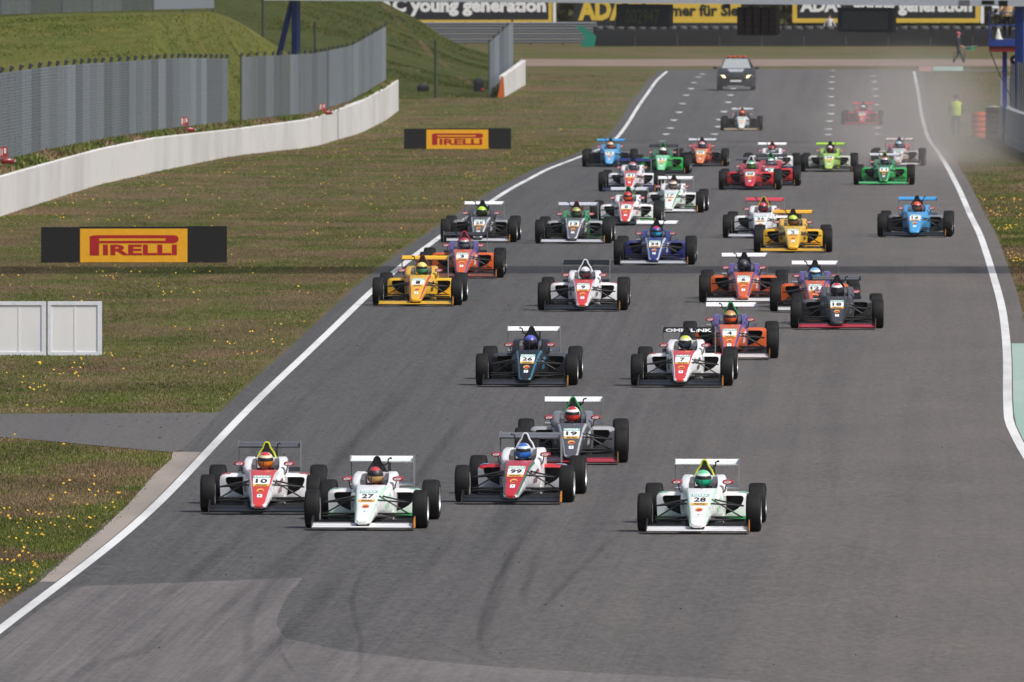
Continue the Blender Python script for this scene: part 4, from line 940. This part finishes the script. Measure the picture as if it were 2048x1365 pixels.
racing_car('9',1166,622,6,1, W_,RD,LG,W_,W_,'#f4f4f4',BK_,BK_,BK_,'#a8aab4','#dcdce0','#6a3438','white racing car number 9 with red nose and white airbox rim','driver in a silver grey helmet in car 9')
racing_car('1',835,612,13,-1, YE,YE,'#c83c30',YE,YE,'#7a2a28',YE,YE,YE,'#d8bf5a','#e8d27a','#4c9a6a','yellow racing car number 1 beside the left white line','driver in a pale yellow helmet with green visor in car 1')
racing_car('3',924,557,6,-1, OR,OR,PU,OR,PU,'#c8303c','#8a4a2c','#3a3a40',BK_,'#a8a4a8','#b83a44','#6a6c76','orange and purple racing car number 3 with a red airbox','driver in a grey and red helmet in car 3')
racing_car('34',1309,531,5,1, NV,NV,LG,NV,NV,BK_,LG,W_,NV,'#3850a8','#c03a4a','#3fb0e0','navy blue racing car number 34 with white wings','driver in a blue and red helmet with cyan visor in car 34')
racing_car('25',958,486,9,-1, '#3a3a3c','#55565a',LG,'#232426','#3c3d40',BK_,'#d0d2d6',W_,BK_,'#a8d428','#b8e038','#2c3420','black racing car number 25 with white wings, driver in a lime helmet','driver in a bright lime helmet in car 25')
racing_car('13',1147,488,8,-1, '#3a3a3c','#55565a',LG,'#2a2b2e','#2f8c4a','#7a2430','#d4d6da','#c4c6d2','#1f6a34','#b8a860','#8aa060','#4a5a40','black racing car with green cockpit sides and a dark red airbox','driver in a gold green helmet in the green sided black car')
racing_car('8',1252,452,6,1, W_,RD,W_,W_,W_,GR,BK_,LG,GR,'#c03c3a','#b02c34','#e0562c','white racing car number 8 with red nose and green airbox rim','driver in a red helmet with orange visor in car 8')
racing_car('17',1340,426.5,10,-1, W_,W_,GR,'#dfe3df',W_,BK_,W_,W_,'#2a6a3c','#d8d4cc','#b07a4c','#8a7a6a','white racing car with green nose edges and orange lettered plate','driver in a white and brown helmet in the green edged white car')
racing_car('36',1521,477,8,-1, W_,W_,LG,W_,W_,'#d8b42c',LG,'#d04450',BK_,'#a82c3c','#c8485a','#7a2030','white racing car number 36 with a red rear wing','driver in a dark red helmet in car 36')
racing_car('2',1586,506,0,-1, YE,YE,'#e8c040',YE,YE,BK_,YE,YE,YE,'#b8d040','#c8dc50','#8a5a34','yellow racing car number 2 in front of white car 36','driver in a lime helmet with brown visor in car 2')
racing_car('16',1830,475,5,1, SKY,SKY,SKY,'#222326',SKY,BK_,BK_,SKY,BK_,'#d84a24','#e05a30','#7a5a3a','sky blue racing car number 16 alone by the dusty right line','driver in an orange red helmet in car 16')
racing_car('68',1500,381,3,1, SR,SR,'#d04a50',SR,SR,W_,BK_,'#55565a',BK_,'#d8e8dc','#3fae78','#5a8a40','red racing car number 68 with a white airbox rim','driver in a white and green helmet in car 68')
racing_car('5',1539,373,3,-1, SR,SR,'#c83840',SR,SR,GR,BK_,DG,BK_,'#e0e4e8','#2f9e68','#8aa0b0','red racing car half hidden behind red car 68','driver in a white and green helmet in the half hidden red car')
racing_car('23',1543,345,2,-1, W_,W_,LG,W_,W_,'#a03038',LG,W_,NV,'#8c2c36','#a84048','#c8d0d8','white racing car with dark red airbox behind the two red cars','driver in a dark red helmet in the white car behind the red ones')
racing_car('33',1658,345,3,1, '#a4c85c','#b4d46c','#a4cc50','#c8ccc4','#9ccc3c',BK_,'#5a5650','#a8d040',BK_,'#7a3038','#d8d0cc','#5a2028','lime green racing car with black airbox and lime rear wing','driver in a dark red and white helmet in the lime green car')
racing_car('11',1768,371,2,-1, GR,'#2c5a3c','#58c878','#2fa854','#3a8a54','#a8b83c','#58c878',LG,GR,'#c8cccc','#b04c50','#585c60','green racing car number 11 with light green nose edges in the dust','driver in a grey helmet in green car 11')
racing_car('29',1796,333,3,1, '#c8b8b0','#c8c0bc',LG,'#b0a8a4','#c0706a','#8a8a8a','#e0dcd8','#c0b4b0',BK_,'#b8c8d0','#7ab0c8','#6a8a9a','pale racing car almost lost in the dust behind green car 11','driver in a pale blue helmet in the dust covered car')
racing_car('15',1219,335,3,-1, SKY,'#6ab0e8','#5aa8e0','#232427',SKY,'#3a7a40',BK_,SKY,BK_,'#e0c8b8','#d88a5a','#c0603a','light blue racing car rearmost on the left white line','driver in a white and orange helmet in the light blue car')
racing_car('31',1260,384,8,-1, '#e0dce0',RD,LG,'#e6e6ea',W_,BK_,'#30366a',NV,NV,'#a8b0bc','#c85a64','#5a5f6c','white racing car with red nose and navy blue wings','driver in a silver and red helmet in the navy winged car')
racing_car('21',1323,349,4,-1, '#2aa24c','#8ad8a0','#4cc868','#23b04c','#2c7a44','#2a9a44',BK_,DG,GR,'#e8e4e8','#d8d0d4','#5a2c34','bright green racing car beside the navy winged white car','driver in a white helmet in the bright green car')
racing_car('50',1401,334,4,-1, '#b83830','#e07848','#e0a040','#262629','#c83c38',BK_,'#3a3a3c',LG,BK_,'#b0b8c4','#c86a6a','#5a5c70','red and orange racing car with black sidepods behind the bright green car','driver in a silver helmet in the red and orange car')
racing_car('14',1483,262,2,-1, '#d8dcd8','#dce0dc',LG,'#232427','#2a3030','#d0762c','#b8a47c',LG,BK_,'#d8603c','#e0804c','#a03c2c','white nosed black racing car in front of the dark safety car','driver in an orange red helmet behind a white nose ahead of the safety car')
racing_car('44',1724,250,3,-1, SR,'#d84a4a','#d05050',SR,SR,BK_,SR,'#d85050',BK_,'#dcdce0','#c8ccd0','#6a5a5c','red racing car trailing alone in the dust on the right','driver in a white helmet in the red car trailing in the dust')
# ================================================================== SAFETY CAR
def safety_car():
    p = gnd(1473, 181); e = empty('safety_car', p + Vector((0,0,.012)), 'dark safety car with lit headlights and orange roof lights', 'car', None, (math.atan(sl(p.y)), 0, -R(1.6)))
    bp = paint('#23252a'); gl = plain((.09,.1,.11), .12, 0, .6, .05); 
    def rg(y, w1, z0, z1, w2): 
        h = [(w1-.05,z0),(w1,z0+.1),(w1+.01,(z0+z1)/2),(w1-.02,z1-.06),(w2,z1)]
        return [(-x,y,z) for x,z in h] + [(x,y,z) for x,z in h[::-1]]
    b = MB().loft([rg(-2.1,.7,.25,.62,.6), rg(-2.04,.8,.2,.78,.68), rg(-1.85,.86,.2,.86,.74), rg(-1.3,.88,.2,.94,.78), rg(-.85,.89,.2,1.0,.8), rg(.9,.89,.2,1.02,.8), rg(1.7,.87,.22,1.02,.76), rg(2.05,.8,.3,.95,.66)])
    put('body', b, bp, e)
    def cab(y, w1, z, w2, zz): return [(-w1,y,z),(w1,y,z),(w2,y+.0,zz),(-w2,y+.0,zz)]
    put('cabin', MB().add([(-.74,-.8,.99),(.74,-.8,.99),(.56,-.02,1.47),(-.56,-.02,1.47),(-.76,1.75,1.0),(.76,1.75,1.0),(.55,1.2,1.47),(-.55,1.2,1.47)], [(0,1,2,3),(1,5,6,2),(5,4,7,6),(4,0,3,7),(3,2,6,7)]), bp, e)
    put('windscreen', MB().add([(-.68,-.79,1.02),(.68,-.79,1.02),(.52,-.07,1.455),(-.52,-.07,1.455)], [(0,1,2,3)]), plain((.34,.37,.37), .12, 0, .8, .1), e, (0,-.02,.012))
    for s in (-1, 1):
        put('side_window', MB().add([(s*.765,-.4,1.05),(s*.775,1.3,1.05),(s*.6,1.05,1.42),(s*.6,.0,1.42)], [(0,1,2,3)]), gl, e, (s*.012,0,0))
        put('headlight', MB().loft([[(s*x,y,z) for x,y,z in [(.46,-2.1,.6),(.76,-2.03,.62),(.78,-2.0,.75),(.54,-2.08,.72)]],[(s*x,y-.03,z) for x,y,z in [(.48,-2.1,.61),(.75,-2.03,.63),(.77,-2.0,.74),(.55,-2.08,.71)]]]), plain((1,.78,.45), .3, emit=2.2), e)
        put('mirror', MB().ball((s*.98,-.55,1.05), (.11,.06,.08), 10).box(min(s*.86,s*.92),max(s*.86,s*.92),-.57,-.53,1.01,1.04), bp, e)
        put('fog_light', MB().ball((s*.6,-2.06,.4), (.08,.04,.06), 8), SILVER, e)
        for y in (-1.3, 1.3):
            t, ri, hu = PM['rwheel']; rz = 0 if s > 0 else math.pi
            wv = put('wheel', hu, CARBON, e, (s*.78, y, .31), (0,0,rz), (.9,1.1,1.1)); put('tyre', t, TYRE, wv); put('rim', ri, RIMM, wv)
    put('grille', MB().box(-.42,.42,-2.115,-2.08,.5,.64), BLACK, e); put('lower_grille', MB().box(-.55,.55,-2.09,-2.03,.27,.42), BLACK, e); put('registration_plate', MB().box(-.26,.26,-2.13,-2.117,.42,.5), WH, e)
    put('splitter', MB().box(-.4,.4,-2.12,-1.98,.2,.235), plain('#9a9ca0', .5), e)
    put('bonnet_reflection', MB().add([(-.3,-1.8,.872),(.3,-1.8,.872),(.4,-.95,1.0),(-.4,-.95,1.0)], [(0,1,2,3)]), plain('#b4b6bb', .35, 0, .5), e, (0,0,.006))  # pale quad paints a reflection onto the dark bonnet
    lb = put('light_bar', MB().box(-.5,.5,.3,.5,1.48,1.5), BLACK, e)
    for k in range(4): put('beacon', MB().lathe_z([(.09,0),(.1,.06),(.06,.1)], 10, 0, (-.36+.24*k,.4,1.501)), plain('#c8502c', .3), lb)
safety_car()
# ================================================================== VEGETATION
def tufts(name, regions, seed, label=None, bias=0, pal=((.115,.14,.03),(.215,.15,.085),(.32,.26,.15))):
    """one mesh of many short blades; regions = (n, sampler -> x, y, base z, size)"""
    rs = np.random.RandomState(seed); V = []; T = []; C = []
    P = np.concatenate([np.array(r) for r in regions]); n = len(P)
    x, y, z, s = P.T
    a = rs.uniform(0, 2*np.pi, n); base = np.stack([x, y, z], 1)
    nb = 3; vs = np.empty((n, nb*3, 3)); cs = np.empty((n, nb*3, 4))
    f1 = np.array([1.7*mnoise.noise(Vector((px*.22, py*.1, 1))) + 1.0*mnoise.noise(Vector((px*.8, py*.4, 5))) for px, py in zip(x, y)]) + .28*np.sin((x - np.interp(y, _d, _x))*3.1)
    g = np.clip(.55 + bias + 1.6*f1 + rs.normal(0, .12, n), 0, 1)[:, None]
    green, brown, straw = [np.array(q_) for q_ in pal]
    cc = green*(1-g) + brown*g; st = (rs.rand(n) < .06)[:, None]; cc = np.where(st, straw, cc) * rs.uniform(.86, 1.12, (n, 1)) * np.array([1 + .5*mnoise.noise(Vector((px*.6, py*.22, 8))) for px, py in zip(x, y)])[:, None]
    for b in range(nb):
        th = a + b*2.1 + rs.uniform(-.5,.5,n); w_ = s*rs.uniform(.25,.5,n); h = s*rs.uniform(.55,1.15,n); ln = s*rs.uniform(-.5,.5,n)
        d = np.stack([np.cos(th), np.sin(th), 0*th], 1); off = np.stack([rs.normal(0,.5,n)*s, rs.normal(0,.5,n)*s, 0*s], 1)
        vs[:, b*3] = base + off - d*w_[:,None] - [0,0,.01]; vs[:, b*3+1] = base + off + d*w_[:,None] - [0,0,.01]
        vs[:, b*3+2] = base + off + np.stack([ln, rs.uniform(-.3,.3,n)*s, h], 1)
    cs[:, :, :3] = cc[:, None, :]; cs[:, :, 3] = 1
    me = bpy.data.meshes.new(name); N_ = n*nb*3
    me.vertices.add(N_); me.vertices.foreach_set('co', vs.reshape(-1)); me.loops.add(N_); me.loops.foreach_set('vertex_index', np.arange(N_)); me.polygons.add(n*nb)
    me.polygons.foreach_set('loop_start', np.arange(0, N_, 3)); me.polygons.foreach_set('loop_total', np.full(n*nb, 3)); me.update(calc_edges=True)
    ca = me.color_attributes.new('tint', 'FLOAT_COLOR', 'POINT'); ca.data.foreach_set('color', cs.reshape(-1)); me.update()
    return tag(put(name, me, TUFT), label, 'grass', kind='stuff')
zv = lambda y: np.interp(y, _d, _z)
xlv = lambda y: np.interp(y, _d, _x)
rs = np.random.RandomState(3)
aw = np.array([(p.y, p.x) for p in wb]); road_y = (gnd(200,893).y, gnd(200,828).y)
er = np.array([(p.y, p.x) for p in edge[::-1]]); er = er[np.argsort(er[:,0])]
far_road = np.array([(gnd(X,Y).x, gnd(X,Y).y) for X,Y in [(-200,860),(-30,873),(60,880),(190,892),(345,906)]]); far_road = far_road[np.argsort(far_road[:,0])]
def left_points(n, y0, y1, s0, s1, m=.45):
    y = rs.uniform(y0, y1, n); xw = np.where(y < aw[0,0], -1024/F*y - .5, np.interp(y, aw[:,0], aw[:,1])); xw = np.maximum(xw, -1060/F*y)
    x1 = xlv(y) - m; x1 = np.where((y > 200) & (y < er[0,0]), np.interp(y, [edge2[2].y, edge2[1].y, edge2[0].y], [edge2[2].x, edge2[1].x, edge2[0].x]) - .03, x1)
    k = (y >= er[0,0]) & (y <= er[-1,0]); x1 = np.where(k, np.interp(y, er[:,0], er[:,1]) - .02 + rs.normal(0,.05,n), x1)
    x = xw + (x1 - xw) * rs.rand(n); near_edge = np.interp(x, far_road[:,0], far_road[:,1])
    ok = (x1 > xw) & ~((y > near_edge - .15) & (y < road_y[1] + .3)); s = rs.uniform(s0, s1, n)
    return np.stack([x, y, zv(y), s], 1)[ok]
def right_points(n, y0, y1, s0, s1):
    y = rs.uniform(y0, y1, n); x0 = xlv(y) + TW + .35; x1 = np.minimum(1040/F*y, x0 + 8); x = x0 + (x1-x0)*rs.rand(n)
    ok = (x1 > x0) & ~((y < 319.5)); return np.stack([x, y, zv(y), rs.uniform(s0, s1, n)], 1)[ok]
tufts('grass', [left_points(60000, 205, 300, .014, .042), left_points(110000, 300, 460, .012, .036), left_points(90000, 460, 880, .015, .045), right_points(14000, 320, 470, .02, .05), right_points(24000, 470, 890, .02, .05)], 5, 'patchy dry and green grass beside the track')
# taller grass on the bank behind the wall
bv = np.array([tuple(v_) for v_ in bank_v]).reshape(-1, 5, 3); n = 9000; i = rs.randint(0, len(bv)-1, n); t = rs.rand(n)[:,None]; u_ = .35 + rs.rand(n)[:,None]*1.64
k0 = np.minimum(u_.astype(int)[:,0], 1); lo = bv[i,k0]*(1-t) + bv[i+1,k0]*t; hi = bv[i,k0+1]*(1-t) + bv[i+1,k0+1]*t; q = lo + (hi-lo)*(u_ - k0[:,None])
tufts('grass', [np.concatenate([q, rs.uniform(.05,.12,(n,1))], 1)], 9, 'taller green grass on the bank between wall and fence', -.45)
# turf on the hills, with a trodden path down the far one
def hill_pts(foot, top, X0, X1, n, s0, s1, fs=None):
    o = []
    for _ in range(n):
        X = rs.uniform(X0, X1); q = rs.rand() * .98; p_, t_ = foot(X), top(X); h = q*q*(3-2*q)*.35 + q*.65; c = p_.lerp(t_, q); c.z = p_.z + (t_.z-p_.z)*h + .25*mnoise.noise(c*.12)*math.sin(q*math.pi)
        if fs is None or fs(X, q): o.append((c.x, c.y, c.z - .02, rs.uniform(s0, s1)))
    return np.array(o)
onp = lambda X, q: abs(q - (.97 - .66*(X-764)/181)) < .03 and 760 < X < 950
tufts('grass', [hill_pts(H1foot, H1top, -30, 625, 26000, .025, .075)], 21, 'light green rough turf on the near hill', -.1, ((.1,.135,.022),(.175,.175,.042),(.26,.23,.09)))
tufts('grass', [hill_pts(H2foot, H2top, 380, 1015, 34000, .025, .085, lambda X, q: not onp(X, q))], 22, 'dark green rough turf on the far hill', -.15, ((.062,.088,.018),(.105,.105,.03),(.17,.14,.06)))
tufts('grass', [hill_pts(H2foot, H2top, 755, 955, 30000, .03, .08, onp)], 23, 'trodden brown turf path down the far hill', .2, ((.14,.12,.06),(.21,.16,.1),(.27,.21,.13)))
# yellow flowers
def flowers():
    pts = []
    for f_, n, y0, y1 in ((left_points, 1050, 205, 470), (left_points, 1100, 470, 800), (right_points, 420, 325, 470)):
        pts.append(f_(n, y0, y1, .5, 1.0))
    P = np.concatenate(pts); keep = [mnoise.noise(Vector((x*.55, y*.07, 9))) + .5*mnoise.noise(Vector((x*2, y*.3, 2))) > .12 for x, y, _, _ in P]; P = P[np.array(keep)]
    b = MB(); vv = []; ff = []
    for x, y, z, s in P:
        r = .016*s + .005; h = .05 + .06*rs.rand(); o = len(vv); tx, ty = rs.uniform(-.6,.6,2)
        vv += [(x + r*math.cos(a), y + r*math.sin(a), z + h + r*(tx*math.cos(a) - .7*math.sin(a)*-1)) for a in (0,1.257,2.513,3.77,5.027)]; ff.append(tuple(range(o, o+5)))
    me = bpy.data.meshes.new('flowers'); me.from_pydata(vv, [], ff); tag(put('dandelion_flowers', me, plain('#d0a52c', .8, 0, 0, .2)), 'yellow dandelion flowers scattered through the grass', 'flowers', kind='stuff')
flowers()
# rubber crumbs and grit on the asphalt
def crumbs():
    vv = []; ff = []
    for _ in range(170):
        if rs.rand() < .2: X, Y = rs.uniform(60, 420), rs.uniform(832, 880)
        else:
            Y = rs.uniform(330, 1340); X = rs.uniform(0, 2048)
        p = gnd(X, Y)
        if not (xl(p.y) + .3 < p.x < xr(p.y) - .3) and Y < 832 or Y > 885 and p.x < xl(p.y): continue
        r = rs.uniform(.006,.018); o = len(vv); z = p.z + .014
        vv += [(p.x - r, p.y, z), (p.x + r*.8, p.y - r*2, z), (p.x + r, p.y + r*2, z), (p.x, p.y, z + r)]; ff += [(o,o+1,o+3), (o+1,o+2,o+3), (o+2,o,o+3)]
    me = bpy.data.meshes.new('crumbs'); me.from_pydata(vv, [], ff); tag(put('rubber_crumbs', me, BLACK), 'dark rubber crumbs scattered over the asphalt', 'debris', kind='stuff')
crumbs()
# ------------------------------------------------------------------ dust in the air on the right
def dust(name, c, r, dens, label, col_=(.76,.71,.66)):
    b = MB().ball((0,0,0), (1,1,1), 20); me = b.mesh('dust', 1); o = put(name, me, None, None, c, (0,0,-math.atan(.0205)), r)
    m = bpy.data.materials.new('dust'); m.use_nodes = True; t = m.node_tree; t.nodes.clear()
    out = t.nodes.new('ShaderNodeOutputMaterial'); pv = t.nodes.new('ShaderNodeVolumePrincipled'); pv.inputs['Color'].default_value = (*col_, 1); pv.inputs['Anisotropy'].default_value = .2
    tc = t.nodes.new('ShaderNodeTexCoord'); ln = t.nodes.new('ShaderNodeVectorMath'); ln.operation = 'LENGTH'; t.links.new(tc.outputs['Object'], ln.inputs[0])
    fall = t.nodes.new('ShaderNodeMapRange'); fall.interpolation_type = 'SMOOTHSTEP'; fall.inputs[1].default_value = 1.0; fall.inputs[2].default_value = .15; t.links.new(ln.outputs['Value'], fall.inputs[0])
    mp = t.nodes.new('ShaderNodeMapping'); mp.inputs['Scale'].default_value = (r[0]*.3, r[1]*.02, r[2]*.3); t.links.new(tc.outputs['Object'], mp.inputs[0])
    nn = ramp(t, nz(t, mp.outputs[0], 1, 2, .5), .3, .75)
    m1 = t.nodes.new('ShaderNodeMath'); m1.operation = 'MULTIPLY'; t.links.new(fall.outputs[0], m1.inputs[0]); t.links.new(nn, m1.inputs[1])
    m2 = t.nodes.new('ShaderNodeMath'); m2.operation = 'MULTIPLY'; m2.inputs[1].default_value = dens; t.links.new(m1.outputs[0], m2.inputs[0]); t.links.new(m2.outputs[0], pv.inputs['Density'])
    t.links.new(pv.outputs[0], out.inputs['Volume']); o.material_slots[0].link = 'OBJECT'; o.material_slots[0].material = m
    return tag(o, label, 'dust', kind='stuff')
dust('dust_cloud', (14.2, 605, -2.6), (4.6, 150, 2.6), .028, 'beige dust thrown up along the right edge of the track')

dust('dust_cloud', (13, 735, -4.2), (14, 170, 2.0), .0035, 'thin pale dust hanging over the far grid', (.8,.77,.74))
def haze():
    b = MB().box(-3200, 3200, -3300, 6200, -9, 15); o = put('haze', b, None)
    m = bpy.data.materials.new('haze'); m.use_nodes = True; t = m.node_tree; t.nodes.clear(); out = t.nodes.new('ShaderNodeOutputMaterial'); pv = t.nodes.new('ShaderNodeVolumePrincipled')
    pv.inputs['Color'].default_value = (.86,.88,.9,1); pv.inputs['Density'].default_value = .000025; t.links.new(pv.outputs[0], out.inputs['Volume'])
    o.material_slots[0].link = 'OBJECT'; o.material_slots[0].material = m; tag(o, 'thin pale haze in the air over the circuit', 'haze', kind='stuff')
haze()
